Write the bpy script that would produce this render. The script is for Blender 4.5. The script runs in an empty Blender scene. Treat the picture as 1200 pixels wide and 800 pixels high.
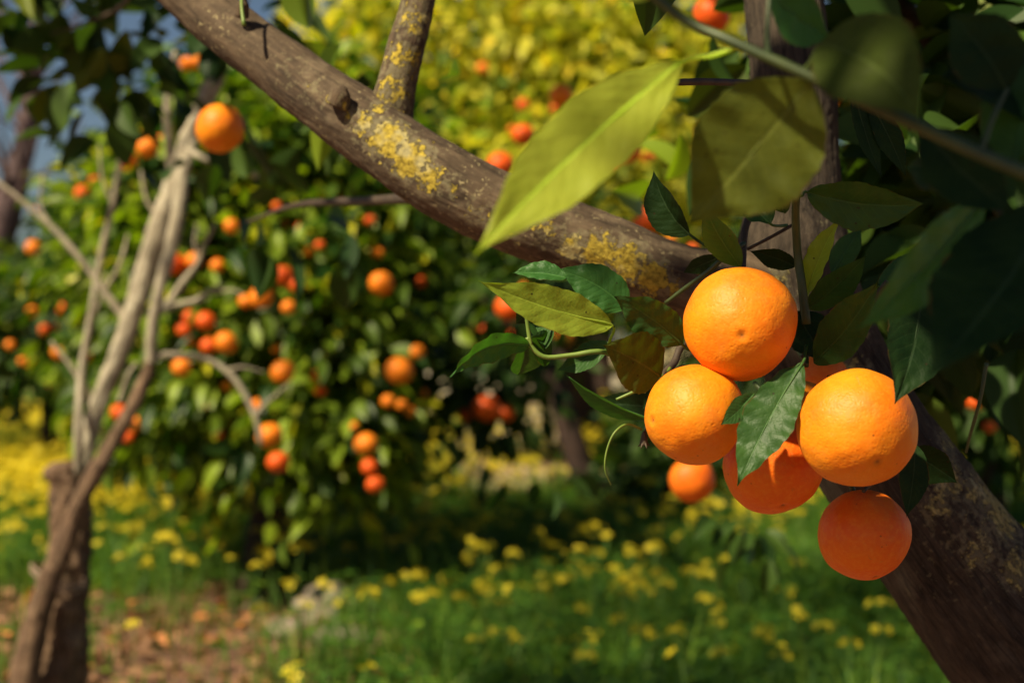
import bpy, math, random
import numpy as np
from mathutils import Vector, noise as mnoise
R = math.radians
random.seed(7); rng = np.random.default_rng(11)
scene = bpy.context.scene
COL = scene.collection

# ------------------------------------------------------------------ camera, light, exposure
H = 0.95; FPX = 1666.7
cd = bpy.data.cameras.new('camera'); cam = bpy.data.objects.new('camera', cd); COL.objects.link(cam)
cam.location = (0, 0, H); cam.rotation_euler = (R(90), 0, 0)
cd.lens = 50; cd.sensor_width = 36; cd.clip_start = 0.02; cd.clip_end = 2000
cd.dof.use_dof = True; cd.dof.focus_distance = 0.96; cd.dof.aperture_fstop = 5.4
cd.dof.aperture_blades = 0
scene.camera = cam
SUN = Vector((-0.50, -0.46, 0.73)).normalized()
el = math.asin(SUN.z); az = math.atan2(SUN.x, SUN.y)
w = bpy.data.worlds.new("World"); scene.world = w; w.use_nodes = True
nt = w.node_tree; sky = nt.nodes.new('ShaderNodeTexSky'); sky.sky_type = 'NISHITA'
sky.sun_disc = False; sky.sun_elevation = el; sky.sun_rotation = az
sky.air_density = 1.0; sky.dust_density = .6; sky.ozone_density = 1.5
nt.links.new(sky.outputs[0], nt.nodes['Background'].inputs[0]); nt.nodes['Background'].inputs[1].default_value = 0.034
ld = bpy.data.lights.new('sun', 'SUN'); ld.energy = 5.0; ld.angle = R(1.6); ld.color = (1.0, 0.86, 0.58)
lo = bpy.data.objects.new('sun', ld); COL.objects.link(lo)
lo.rotation_euler = SUN.to_track_quat('Z', 'Y').to_euler()
scene.view_settings.view_transform = 'Standard'; scene.view_settings.look = 'None'
scene.view_settings.exposure = 0.68; scene.view_settings.gamma = 1
scene.cycles.max_bounces = 8; scene.cycles.transparent_max_bounces = 4

def P(px, py, d):
    return Vector(((px-600)/FPX*d, d, H+(400-py)/FPX*d))

# ------------------------------------------------------------------ materials
def mat(name):
    m = bpy.data.materials.new(name); m.use_nodes = True
    return m, m.node_tree, m.node_tree.nodes['Principled BSDF'], m.node_tree.nodes['Material Output']
class N:
    def __init__(s, nt): s.nt = nt
    def new(s, t, **k):
        n = s.nt.nodes.new(t)
        for a, b in k.items(): setattr(n, a, b)
        return n
    def link(s, a, b): s.nt.links.new(a, b)
    def val(s, sock, v):
        if hasattr(v, 'links') or hasattr(v, 'is_linked'): s.nt.links.new(v, sock)
        else: sock.default_value = v
    def math(s, op, a, b=0.0, c=None):
        n = s.new('ShaderNodeMath', operation=op); s.val(n.inputs[0], a); s.val(n.inputs[1], b)
        if c is not None: s.val(n.inputs[2], c)
        return n.outputs[0]
    def noise(s, vec, scale, detail=3, rough=.55, dist=0):
        n = s.new('ShaderNodeTexNoise'); n.inputs['Scale'].default_value = scale
        n.inputs['Detail'].default_value = detail; n.inputs['Roughness'].default_value = rough
        n.inputs['Distortion'].default_value = dist
        if vec is not None: s.link(vec, n.inputs['Vector'])
        return n.outputs['Fac']
    def voro(s, vec, scale, feature='F1', out='Distance'):
        n = s.new('ShaderNodeTexVoronoi', feature=feature); n.inputs['Scale'].default_value = scale
        if vec is not None: s.link(vec, n.inputs['Vector'])
        return n.outputs[out]
    def ramp(s, fac, stops, interp='LINEAR'):
        n = s.new('ShaderNodeValToRGB'); s.val(n.inputs[0], fac); e = n.color_ramp.elements
        n.color_ramp.interpolation = interp
        while len(e) < len(stops): e.new(0.5)
        for k, (p, c) in enumerate(stops):
            e[k].position = p; e[k].color = (*c, 1) if isinstance(c, tuple) else (c, c, c, 1)
        return n.outputs[0]
    def mix(s, f, a, b, mode='MIX'):
        n = s.new('ShaderNodeMix', data_type='RGBA', blend_type=mode)
        s.val(n.inputs[0], f)
        for i, v in ((6, a), (7, b)):
            if isinstance(v, tuple): n.inputs[i].default_value = (*v, 1)
            else: s.link(v, n.inputs[i])
        return n.outputs[2]
    def mapr(s, v, a, b, c=0., d=1.):
        n = s.new('ShaderNodeMapRange'); s.val(n.inputs[0], v)
        for i, x in enumerate((a, b, c, d)): n.inputs[i+1].default_value = x
        return n.outputs[0]
    def vmul(s, v, t):
        n = s.new('ShaderNodeVectorMath', operation='MULTIPLY'); s.link(v, n.inputs[0]); n.inputs[1].default_value = t
        return n.outputs[0]
    def bump(s, h, strength, dist, normal=None):
        n = s.new('ShaderNodeBump'); s.val(n.inputs['Height'], h); n.inputs['Strength'].default_value = strength
        n.inputs['Distance'].default_value = dist
        if normal is not None: s.link(normal, n.inputs['Normal'])
        return n.outputs[0]

def orange_mat(name, base=(0.86, 0.265, 0.006), ripe=(0.83, 0.17, 0.004), fine=True):
    m, nt, b, o = mat(name); n = N(nt)
    tc = n.new('ShaderNodeTexCoord').outputs['Object']
    big = n.noise(tc, 22, 3)
    col = n.mix(n.mapr(big, .38, .66), base, ripe)
    col = n.mix(n.mapr(n.noise(tc, 300, 2), .45, .7, 0, .22), col, (0.9, 0.36, 0.03))
    col = n.mix(n.mapr(n.noise(tc, 9, 2), .52, .72, 0, .45), col, (0.80, 0.37, 0.012))
    dust = n.math('MULTIPLY', n.mapr(n.noise(tc, 55, 6, .75), .52, .75), .16)
    col = n.mix(dust, col, (0.5, 0.3, 0.12))
    if fine:
        sp = n.voro(tc, 150); rnd = n.noise(tc, 60, 1)
        spot = n.math('MULTIPLY', n.mapr(sp, .13, .06), n.mapr(rnd, .53, .58))
        col = n.mix(n.math('MULTIPLY', spot, .75), col, (0.16, 0.06, 0.012))
        scar = n.math('MULTIPLY', n.mapr(n.noise(n.vmul(tc, (1, 1, .35)), 90, 5, .7, 1.5), .66, .72), .55)
        col = n.mix(scar, col, (0.42, 0.2, 0.05))
        pore = n.mapr(n.voro(tc, 420), 0, .5)
        pore2 = n.mapr(n.voro(tc, 260), 0, .28)
        nb = n.bump(n.noise(tc, 30, 3), .3, .004)
        nb = n.bump(n.noise(tc, 170, 2), .35, .0008, nb)
        nb = n.bump(pore2, .45, .0004, nb)
        nb = n.bump(pore, .45, .0003, nb)
        n.link(nb, b.inputs['Normal'])
        att = n.new('ShaderNodeAttribute', attribute_name='navel').outputs['Fac']
        col = n.mix(n.math('MULTIPLY', att, .8), col, (0.12, 0.06, 0.02))
    n.link(col, b.inputs['Base Color'])
    b.inputs['Roughness'].default_value = .5; b.inputs['Specular IOR Level'].default_value = .28
    b.inputs['Subsurface Weight'].default_value = .12; b.inputs['Subsurface Radius'].default_value = (1, .35, .05)
    b.inputs['Subsurface Scale'].default_value = .006
    return m

def leaf_mat(name, base, light, trans=.3, veins=True, rough=.48, spots=True, tcol=None, spec=.3, power=1.0, aged=.8):
    """base -> light is the leaf colour range; light passes through the blade."""
    m, nt, b, o = mat(name); n = N(nt)
    isl = n.new('ShaderNodeNewGeometry').outputs['Random Per Island']
    tc = n.new('ShaderNodeTexCoord')
    if veins:
        uv = n.new('ShaderNodeSeparateXYZ'); n.link(tc.outputs['UV'], uv.inputs[0])
        v = n.math('ABSOLUTE', n.math('SUBTRACT', n.math('MULTIPLY', uv.outputs[1], 2), 1))
        u = uv.outputs[0]
        wob = n.math('MULTIPLY', n.math('SUBTRACT', n.noise(tc.outputs['Object'], 60, 2), .5), .9)
        ph = n.math('ADD', n.math('SUBTRACT', n.math('MULTIPLY', u, 11), n.math('MULTIPLY', n.math('POWER', v, 1.25), 2.2)), wob)
        tri = n.math('ABSOLUTE', n.math('SUBTRACT', n.math('FRACT', ph), .5))      # .5 at vein
        sv = n.mapr(tri, .44, .495)
        mid = n.mapr(v, .055, .015)
        vein = n.math('MAXIMUM', n.math('MULTIPLY', sv, n.mapr(v, 1.0, .25, .15, .42)), mid)
        patch = n.noise(tc.outputs['Object'], 45, 4, .6)
        fine = n.voro(tc.outputs['Object'], 620, 'F1')
        c = n.mix(n.mapr(patch, .3, .7), base, light)
        c = n.mix(n.math('MULTIPLY', vein, .5), c, tuple(min(1, x*1.7+.02) for x in light))
        if spots:
            s = n.math('MULTIPLY', n.mapr(n.voro(tc.outputs['Object'], 130), .13, .07), n.mapr(n.noise(tc.outputs['Object'], 40, 1), .52, .56))
            c = n.mix(n.math('MULTIPLY', s, .85), c, (.03, .02, .008))
            ed = n.math('MULTIPLY', n.mapr(v, .93, 1.0), n.mapr(n.noise(tc.outputs['Object'], 80, 3), .5, .58))
            c = n.mix(n.math('MULTIPLY', ed, .7), c, (.12, .07, .02))
        hgt = n.math('ADD', n.math('MULTIPLY', n.mapr(tri, .1, .5), -0.5), n.math('MULTIPLY', mid, -1.0))
        nb = n.bump(hgt, .4, .0005); nb = n.bump(fine, .3, .0003, nb); nb = n.bump(n.noise(tc.outputs['Object'], 90, 4), .5, .002, nb)
        n.link(nb, b.inputs['Normal'])
    else:
        c = n.mix(n.math('POWER', isl, power), base, light)
        old = n.mapr(n.math('FRACT', n.math('MULTIPLY', isl, 57.3)), .90, .97)
        c = n.mix(n.math('MULTIPLY', old, aged), c, tuple(x*f for x, f in zip(light, (2.4, 1.6, .9))))
    n.link(c, b.inputs['Base Color']); b.inputs['Roughness'].default_value = rough
    b.inputs['Specular IOR Level'].default_value = spec
    t = n.new('ShaderNodeBsdfTranslucent')
    tk = tcol or (1.7, 1.9, .4)
    n.link(n.mix(1.0, c, tk, 'MULTIPLY'), t.inputs[0])
    ms = n.new('ShaderNodeMixShader'); ms.inputs[0].default_value = trans
    n.link(b.outputs[0], ms.inputs[1]); n.link(t.outputs[0], ms.inputs[2]); n.link(ms.outputs[0], o.inputs[0])
    return m

def bark_mat(name, dark, light, lichen=None, ridge=(70, 70, 9), speck=True, bumpk=1.0):
    m, nt, b, o = mat(name); n = N(nt)
    bc = n.new('ShaderNodeAttribute', attribute_name='barkco').outputs['Vector']
    st = n.noise(n.vmul(bc, ridge), 1, 6, .65)
    fi = n.noise(n.vmul(bc, tuple(r*5 for r in ridge)), 1, 4, .6)
    bl = n.noise(bc, 14, 4)
    c = n.mix(n.mapr(st, .3, .72), dark, light)
    c = n.mix(n.mapr(bl, .4, .7, 0, .6), c, tuple(x*.55 for x in dark))
    c = n.mix(n.mapr(n.noise(bc, 32, 5, .65), .52, .66, 0, .5), c, tuple(x*y for x, y in zip(light, (1.25, 1.35, 1.4))))
    crack = n.voro(n.vmul(bc, tuple(r_*.9 for r_ in ridge)), 1, 'DISTANCE_TO_EDGE')
    cr = n.math('MULTIPLY', n.mapr(crack, .10, .0), n.mapr(n.noise(bc, 22, 3), .38, .55))
    c = n.mix(n.math('MULTIPLY', cr, .75*min(1, bumpk)), c, tuple(x*.35 for x in dark))
    c = n.mix(n.mapr(fi, .5, .75, 0, .45), c, tuple(x*1.5 for x in light))
    nb = n.bump(cr, -.6*bumpk, .003); nb = n.bump(st, .8*bumpk, .004, nb); nb = n.bump(fi, .7*bumpk, .0012, nb)
    if speck:
        s = n.math('MULTIPLY', n.mapr(n.noise(bc, 230, 3, .6), .60, .66), n.mapr(n.noise(bc, 18, 2), .42, .6))
        c = n.mix(n.math('MULTIPLY', s, .75), c, (.34, .28, .15))
    if lichen:
        a = n.new('ShaderNodeAttribute', attribute_name='lichen').outputs['Fac']
        nn = n.noise(bc, 120, 9, .74); cell = n.voro(bc, 260)
        k = n.mapr(n.math('ADD', n.math('MULTIPLY', a, .40), n.math('SUBTRACT', nn, .5)), .24, .275)
        lc = n.mix(n.mapr(n.noise(bc, 240, 5, .7), .40, .62), tuple(x*.42 for x in lichen), lichen)
        halo = n.mapr(n.math('ADD', n.math('MULTIPLY', a, .40), n.math('SUBTRACT', n.noise(bc, 140, 6, .72), .5)), .14, .24, 0, .45)
        c = n.mix(halo, c, (.26, .23, .13))
        lc = n.mix(n.mapr(n.noise(bc, 50, 2), .5, .62, 0, .6), lc, (.36, .33, .2))
        c = n.mix(k, c, lc)
        nb = n.bump(n.math('MULTIPLY', k, n.math('ADD', 1.0, n.math('MULTIPLY', n.noise(bc, 300, 4, .7), .8))), .8, .0016, nb)
    n.link(c, b.inputs['Base Color']); n.link(nb, b.inputs['Normal'])
    b.inputs['Roughness'].default_value = .85; b.inputs['Specular IOR Level'].default_value = .25
    return m

def plain_mat(name, c1, c2, scale=30, rough=.7, trans=0, bump=0):
    m, nt, b, o = mat(name); n = N(nt)
    tc = n.new('ShaderNodeTexCoord').outputs['Object']
    f = n.noise(tc, scale, 4, .6)
    c = n.mix(n.mapr(f, .32, .68), c1, c2)
    n.link(c, b.inputs['Base Color']); b.inputs['Roughness'].default_value = rough
    if bump: n.link(n.bump(f, .8, bump), b.inputs['Normal'])
    if trans:
        t = n.new('ShaderNodeBsdfTranslucent'); n.link(c, t.inputs[0])
        ms = n.new('ShaderNodeMixShader'); ms.inputs[0].default_value = trans
        n.link(b.outputs[0], ms.inputs[1]); n.link(t.outputs[0], ms.inputs[2]); n.link(ms.outputs[0], o.inputs[0])
    return m

M = {}
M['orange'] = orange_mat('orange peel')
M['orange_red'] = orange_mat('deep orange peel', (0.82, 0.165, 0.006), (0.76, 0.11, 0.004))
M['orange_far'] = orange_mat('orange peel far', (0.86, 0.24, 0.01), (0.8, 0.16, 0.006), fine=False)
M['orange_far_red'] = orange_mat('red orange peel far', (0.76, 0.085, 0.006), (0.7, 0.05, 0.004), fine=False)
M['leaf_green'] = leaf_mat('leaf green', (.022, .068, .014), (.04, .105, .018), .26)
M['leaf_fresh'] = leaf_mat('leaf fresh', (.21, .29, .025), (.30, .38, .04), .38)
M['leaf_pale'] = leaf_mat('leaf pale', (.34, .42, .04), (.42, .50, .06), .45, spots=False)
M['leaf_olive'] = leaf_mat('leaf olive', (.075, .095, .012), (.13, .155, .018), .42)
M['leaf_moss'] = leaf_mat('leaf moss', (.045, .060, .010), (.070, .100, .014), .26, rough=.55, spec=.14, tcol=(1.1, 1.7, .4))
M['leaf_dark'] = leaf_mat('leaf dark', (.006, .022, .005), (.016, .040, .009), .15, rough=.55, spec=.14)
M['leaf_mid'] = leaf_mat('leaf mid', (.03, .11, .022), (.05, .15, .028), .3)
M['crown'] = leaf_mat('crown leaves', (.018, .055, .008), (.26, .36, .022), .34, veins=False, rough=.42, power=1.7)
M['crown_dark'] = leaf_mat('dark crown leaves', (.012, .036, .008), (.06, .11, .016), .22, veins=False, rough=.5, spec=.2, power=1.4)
M['crown_glow'] = leaf_mat('glow painted crown leaves', (.09, .18, .012), (.78, .72, .07), .5, veins=False, rough=.5, tcol=(1.3, 1.3, .4), power=.95, aged=.3)  # warm glow at top centre painted into the leaf colour
M['bark'] = bark_mat('limb bark', (.05, .033, .022), (.145, .10, .062), (.50, .37, .05), ridge=(60, 60, 10), bumpk=.8)
M['trunk'] = bark_mat('trunk bark', (.018, .013, .010), (.085, .062, .043), (.40, .33, .12), ridge=(170, 170, 16), speck=False, bumpk=1.3)
M['bleached'] = bark_mat('bleached bark', (.26, .22, .16), (.52, .46, .35), None, ridge=(60, 60, 8))
M['stump'] = bark_mat('old bark', (.045, .026, .018), (.26, .16, .10), None, ridge=(60, 60, 12), bumpk=1.8)
M['dark_bark'] = bark_mat('dark bark', (.03, .018, .016), (.075, .045, .035), None, ridge=(40, 40, 6), speck=False)
M['purple_bark'] = bark_mat('grey purple bark', (.07, .045, .05), (.15, .10, .10), None, ridge=(40, 40, 6), speck=False)
M['twig'] = plain_mat('green twig', (.03, .05, .014), (.06, .085, .02), 60, .5)
M['twig_fresh'] = plain_mat('fresh twig', (.10, .17, .025), (.17, .24, .04), 60, .5)
M['twig_dark'] = plain_mat('brown twig', (.035, .022, .016), (.075, .05, .03), 80, .7)
M['calyx'] = plain_mat('calyx', (.05, .05, .02), (.10, .08, .03), 200, .7)
M['grass'] = leaf_mat('grass blades', (.028, .085, .013), (.13, .24, .026), .32, veins=False, rough=.5)
M['cover'] = leaf_mat('clover leaves', (.028, .09, .015), (.10, .21, .026), .32, veins=False, rough=.5)
M['petal'] = plain_mat('petals', (.78, .60, .01), (.85, .70, .03), 60, .6, trans=.35)
M['stem'] = plain_mat('flower stems', (.06, .14, .02), (.12, .22, .03), 60, .6)
M['stone'] = plain_mat('stone', (.17, .125, .095), (.38, .31, .25), 30, .9, bump=.01)
M['stone_red'] = plain_mat('reddish stone', (.18, .085, .06), (.30, .16, .12), 14, .9, bump=.01)
M['litter'] = leaf_mat('dry leaves', (.13, .06, .03), (.38, .21, .115), .15, veins=False, rough=.8)
M['wall'] = plain_mat('plastered wall', (.55, .47, .36), (.66, .58, .46), 3, .9)
M['wire'] = plain_mat('tie wire', (.22, .15, .11), (.34, .24, .18), 90, .5)

# ------------------------------------------------------------------ mesh helpers
def raw_mesh(name, verts, faces, m, parent=None, smooth=True, uv=None, attrs=None, extra_mats=None, mat_idx=None):
    """verts (n,3) array; faces = list of (k, nverts) int arrays."""
    me = bpy.data.meshes.new(name)
    verts = np.asarray(verts, np.float32)
    me.vertices.add(len(verts)); me.vertices.foreach_set('co', verts.ravel())
    idx = np.concatenate([np.asarray(f, np.int32).ravel() for f in faces])
    tot = np.concatenate([np.full(len(f), np.asarray(f).shape[1], np.int32) for f in faces])
    st = np.concatenate([[0], np.cumsum(tot)[:-1]]).astype(np.int32)
    me.loops.add(len(idx)); me.loops.foreach_set('vertex_index', idx)
    me.polygons.add(len(tot)); me.polygons.foreach_set('loop_start', st); me.polygons.foreach_set('loop_total', tot)
    if smooth: me.polygons.foreach_set('use_smooth', np.ones(len(tot), bool))
    me.materials.append(m)
    for em in extra_mats or []: me.materials.append(em)
    if mat_idx is not None: me.polygons.foreach_set('material_index', np.asarray(mat_idx, np.int32))
    if uv is not None:
        l = me.uv_layers.new(name='UVMap'); l.data.foreach_set('uv', np.asarray(uv, np.float32)[idx].ravel())
    for k, v in (attrs or {}).items():
        v = np.asarray(v, np.float32)
        if v.ndim == 2:
            a = me.attributes.new(k, 'FLOAT_VECTOR', 'POINT'); a.data.foreach_set('vector', v.ravel())
        else:
            a = me.attributes.new(k, 'FLOAT', 'POINT'); a.data.foreach_set('value', v)
    me.update(calc_edges=True); me.validate()
    o = bpy.data.objects.new(name, me); COL.objects.link(o)
    if parent is not None: attach(o, parent)
    return o
def attach(o, parent):
    o.parent = parent
    o.matrix_parent_inverse = parent_matrix(parent).inverted()
def parent_matrix(p):
    from mathutils import Matrix
    m = Matrix.Translation(p.location) @ p.rotation_euler.to_matrix().to_4x4()
    return m
def tag(o, label=None, cat=None, group=None, kind=None):
    if label: o['label'] = label
    if cat: o['category'] = cat
    if group: o['group'] = group
    if kind: o['kind'] = kind
    return o
def empty(name, loc):
    o = bpy.data.objects.new(name, None); COL.objects.link(o); o.location = loc; o.empty_display_size = .1
    return o

def resample(pts, rad, n):
    pts = [Vector(p) for p in pts]; k = len(pts)
    ext = [pts[0]*2-pts[1]] + pts + [pts[-1]*2-pts[-2]]
    out, ro = [], []
    for i in range(n):
        t = i/(n-1)*(k-1); j = min(int(t), k-2); f = t-j
        p0, p1, p2, p3 = ext[j], ext[j+1], ext[j+2], ext[j+3]
        out.append(0.5*((2*p1)+(-p0+p2)*f+(2*p0-5*p1+4*p2-p3)*f*f+(-p0+3*p1-3*p2+p3)*f**3))
        ff = f*f*(3-2*f)
        ro.append(rad[j]*(1-ff)+rad[j+1]*ff)
    return out, ro
def tube_data(pts, rad, n=24, seg=8, bumpiness=0., bscale=20., detail=0., seed=0, cap=True):
    c, r = resample(pts, rad, n)
    V, B = [], []
    T = [(c[min(i+1, n-1)]-c[max(i-1, 0)]).normalized() for i in range(n)]
    ref = Vector((0, 1, 0))                       # seam on the far side
    if abs(T[0].dot(ref)) > .9: ref = Vector((1, 0, 0))
    s = (ref - T[0]*ref.dot(T[0])).normalized(); L = 0
    off = Vector((seed*3.1, seed*1.7, seed*.9))
    for i in range(n):
        if i: L += (c[i]-c[i-1]).length
        s = (s - T[i]*s.dot(T[i])).normalized(); b = T[i].cross(s)
        for k in range(seg):
            a = 2*math.pi*k/seg; d = s*math.cos(a)+b*math.sin(a)
            rr = r[i]; q = Vector((math.cos(a)*r[i], math.sin(a)*r[i], L))
            if bumpiness:
                p = c[i]+d*r[i]+off
                rr *= 1+bumpiness*mnoise.noise(p*bscale) + bumpiness*.5*mnoise.noise(p*bscale*2.7)
                if detail:
                    q2 = Vector((q.x*110, q.y*110, q.z*22))
                    rr += detail*mnoise.noise(q2+off) + detail*.5*mnoise.noise(p*220)
            V.append(c[i]+d*rr); B.append(q)
    i = np.arange(n-1)[:, None]; k = np.arange(seg)[None, :]; k2 = (k+1) % seg
    F = np.stack([i*seg+k+0*k2, i*seg+k2, (i+1)*seg+k2, (i+1)*seg+k], -1).reshape(-1, 4)
    faces = [F]
    if cap:
        V.append(c[0]); B.append(Vector((0, 0, 0))); V.append(c[-1]); B.append(Vector((0, 0, L)))
        a0, a1 = len(V)-2, len(V)-1
        faces.append(np.array([[a0, (k+1) % seg, k] for k in range(seg)]+[[a1, (n-1)*seg+k, (n-1)*seg+(k+1) % seg] for k in range(seg)]))
    return np.array([tuple(v) for v in V]), faces, np.array([tuple(v) for v in B])
def merge(datas):
    V, F, B, o = [], [], [], 0
    for v, f, b in datas:
        V.append(v); B.append(b); F += [np.asarray(x)+o for x in f]; o += len(v)
    return np.concatenate(V), F, np.concatenate(B)
def tubes(name, specs, m, parent, lichen=None, **kw):
    """specs: list of (points, radii[, n, seg])"""
    ds = [tube_data(s[0], s[1], *(s[2:] if len(s) > 2 else (24, 8)), seed=i, **kw) for i, s in enumerate(specs)]
    V, F, B = merge(ds)
    at = {'barkco': B}
    if lichen is not None:
        a = np.zeros(len(V))
        for (c, rr, k) in lichen:
            d2 = (((V-np.array(c))*np.array([1, .35, 1]))**2).sum(1); a = np.maximum(a, k*np.exp(-d2/(2*rr*rr)))
        at['lichen'] = a
    return raw_mesh(name, V, F, m, parent, attrs=at)

# leaf scatter -------------------------------------------------------
def leaf_template(ns, na, fold=.35, droop=.25, curl=0.):
    t = np.linspace(0, 1, ns); prof = np.sin(np.pi*t**.85)**.85*.5; prof[0] = .02; prof[-1] = 0.004
    v = np.linspace(-1, 1, na)
    X = np.repeat(t[:, None], na, 1); Y = prof[:, None]*v[None, :]
    Z = -droop*X**2 + fold*np.abs(Y) - curl*np.abs(Y)**2*4
    V = np.stack([X, Y, Z], -1).reshape(-1, 3)
    i = np.arange(ns-1)[:, None]; k = np.arange(na-1)[None, :]
    F = np.stack([i*na+k, i*na+k+1, (i+1)*na+k+1, (i+1)*na+k], -1).reshape(-1, 4)
    UV = np.stack([X.ravel(), np.tile((v+1)/2, ns)], -1)
    return V, F, UV
def norm(a): return a/np.maximum(np.linalg.norm(a, axis=-1, keepdims=True), 1e-9)
def leaf_mass(name, pos, dirs, nrm, L, W, m, parent, tmpl, curls=True):
    V0, F0, UV0 = tmpl
    x = norm(dirs); y = norm(np.cross(nrm, x)); z = np.cross(x, y)
    n = len(pos)
    dk = rng.uniform(.2, 1.8, n)[:, None, None] if curls else 1
    Vv = (pos[:, None, :] + x[:, None, :]*(V0[None, :, 0:1]*L[:, None, None]) + y[:, None, :]*(V0[None, :, 1:2]*W[:, None, None])
          + z[:, None, :]*(V0[None, :, 2:3]*L[:, None, None]*dk))
    F = (F0[None]+(np.arange(n)*len(V0))[:, None, None]).reshape(-1, F0.shape[1])
    return raw_mesh(name, Vv.reshape(-1, 3), [F], m, parent, uv=np.tile(UV0, (n, 1)))
LOW = leaf_template(5, 3); HI = leaf_template(11, 7, .25, .2)

ORANGES = []        # (centre, radius) of every fruit, so foliage leaves them room
def clear_fruit(pos, strict=.95):
    keep = np.ones(len(pos), bool)
    for c, r in ORANGES:
        c = np.array(c); d = np.linalg.norm(pos-c, axis=1); keep &= d > r*1.25
        # fruit hang on the outside of the crown: most leaves just in front of them give way
        front = (pos[:, 1] < c[1]+.02) & (pos[:, 1] > c[1]-4.5)
        s = pos[:, 1]/c[1]
        q = np.hypot(pos[:, 0]-c[0]*s, (pos[:, 2]-H)-(c[2]-H)*s)
        keep &= ~(front & (q < r*1.05*s+.022) & (rng.random(len(pos)) < strict))
    return keep
def crown_points(blobs, per, sigma, L=(.07, .11), out=.8, up=.35, droop=.35, clear=True, keepfn=None):
    P_, D_, N_ = [], [], []
    for (c, r, ncl) in blobs:
        c = np.array(c, float); r = np.array(r, float)
        d = norm(rng.normal(size=(ncl, 3))); rad = rng.random(ncl)**(1/4.)
        cc = c+d*r*rad[:, None]*(1+.12*rng.normal(size=(ncl, 1)))
        k = rng.integers(int(per*.5), int(per*1.5), ncl)
        ci = np.repeat(np.arange(ncl), k)
        sg = sigma*rng.uniform(.6, 1.4, ncl)[ci][:, None]
        off = rng.normal(size=(len(ci), 3))*sg
        pos = cc[ci]+off
        dr = norm(off)*out + norm(d[ci])*.5 + rng.normal(size=off.shape)*.45; dr[:, 2] -= droop
        nm = norm(d[ci])*.5+rng.normal(size=off.shape)*.45; nm[:, 2] += up+.4
        P_.append(pos); D_.append(dr); N_.append(nm)
    p, d, q = np.concatenate(P_), np.concatenate(D_), np.concatenate(N_)
    k = np.ones(len(p), bool)
    if clear: k &= clear_fruit(p)
    if keepfn is not None: k &= keepfn(p)
    k &= p[:, 2] > .12
    return p[k], d[k], q[k]
def crown(name, blobs, per, sigma, m, parent, L=(.07, .11), tmpl=LOW, wr=.5, **kw):
    p, d, q = crown_points(blobs, per, sigma, **kw)
    n = len(p); Ls = rng.uniform(*L, n)
    return leaf_mass(name, p, d, q, Ls, Ls*wr*rng.uniform(.8, 1.2, n), m, parent, tmpl)
def limb_specs(root, blobs, n, r0, seg=6, wob=.1):
    out = []
    for i in range(n):
        c, r, _ = blobs[i % len(blobs)]
        d = norm(rng.normal(size=3)); tgt = Vector(np.array(c)+d*np.array(r)*rng.uniform(.5, .9))
        root_ = Vector(root); mid = root_.lerp(tgt, .5)+Vector(rng.normal(size=3)*wob)
        mid2 = root_.lerp(tgt, .25)+Vector(rng.normal(size=3)*wob*.5)
        rr = r0*rng.uniform(.5, 1)
        out.append(([root_, mid2, mid, tgt], [rr, rr*.8, rr*.5, rr*.15], 12, seg))
    return out

# ------------------------------------------------------------------ the ground
def axis(lo, hi, n, c, k):
    u = np.linspace(-1, 1, n); s = np.sinh(k*u)/np.sinh(k)
    return np.where(s < 0, c+s*(c-lo), c+s*(hi-c))
gx = axis(-150, 150, 260, 0, 5.2); gy = axis(-60, 260, 280, 6, 5.0)
GX, GY = np.meshgrid(gx, gy)
def gz(x, y):
    return .03*np.sin(x*1.7+.4)*np.sin(y*1.3)+.015*np.sin(x*5.1)*np.cos(y*4.3)
GZ = gz(GX, GY)
i = np.arange(len(gy)-1)[:, None]*len(gx); k = np.arange(len(gx)-1)[None]
GF = np.stack([i+k, i+k+1, i+k+1+len(gx), i+k+len(gx)], -1).reshape(-1, 4)
def soil_mat():
    m, nt, b, o = mat('soil'); n = N(nt)
    tc = n.new('ShaderNodeTexCoord').outputs['Object']
    big = n.noise(tc, .8, 4); mid = n.noise(tc, 6, 5, .65); fi = n.noise(tc, 60, 4, .7)
    c = n.mix(n.mapr(mid, .35, .68), (.13, .055, .034), (.34, .17, .10))
    c = n.mix(n.mapr(fi, .5, .7, 0, .6), c, (.50, .36, .24))
    sp = n.new('ShaderNodeSeparateXYZ'); n.link(tc, sp.inputs[0])
    far = n.mapr(sp.outputs[1], 6.2, 9.0)
    c2 = n.mix(n.mapr(big, .4, .62), (.60, .45, .29), (.40, .34, .14))
    c = n.mix(far, c, c2)
    n.link(c, b.inputs['Base Color']); b.inputs['Roughness'].default_value = .95
    n.link(n.bump(n.noise(tc, 25, 6, .7), 1, .03), b.inputs['Normal'])
    return m
ground = raw_mesh('ground', np.stack([GX, GY, GZ], -1).reshape(-1, 3), [GF], soil_mat())
tag(ground, kind='structure')

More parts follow.
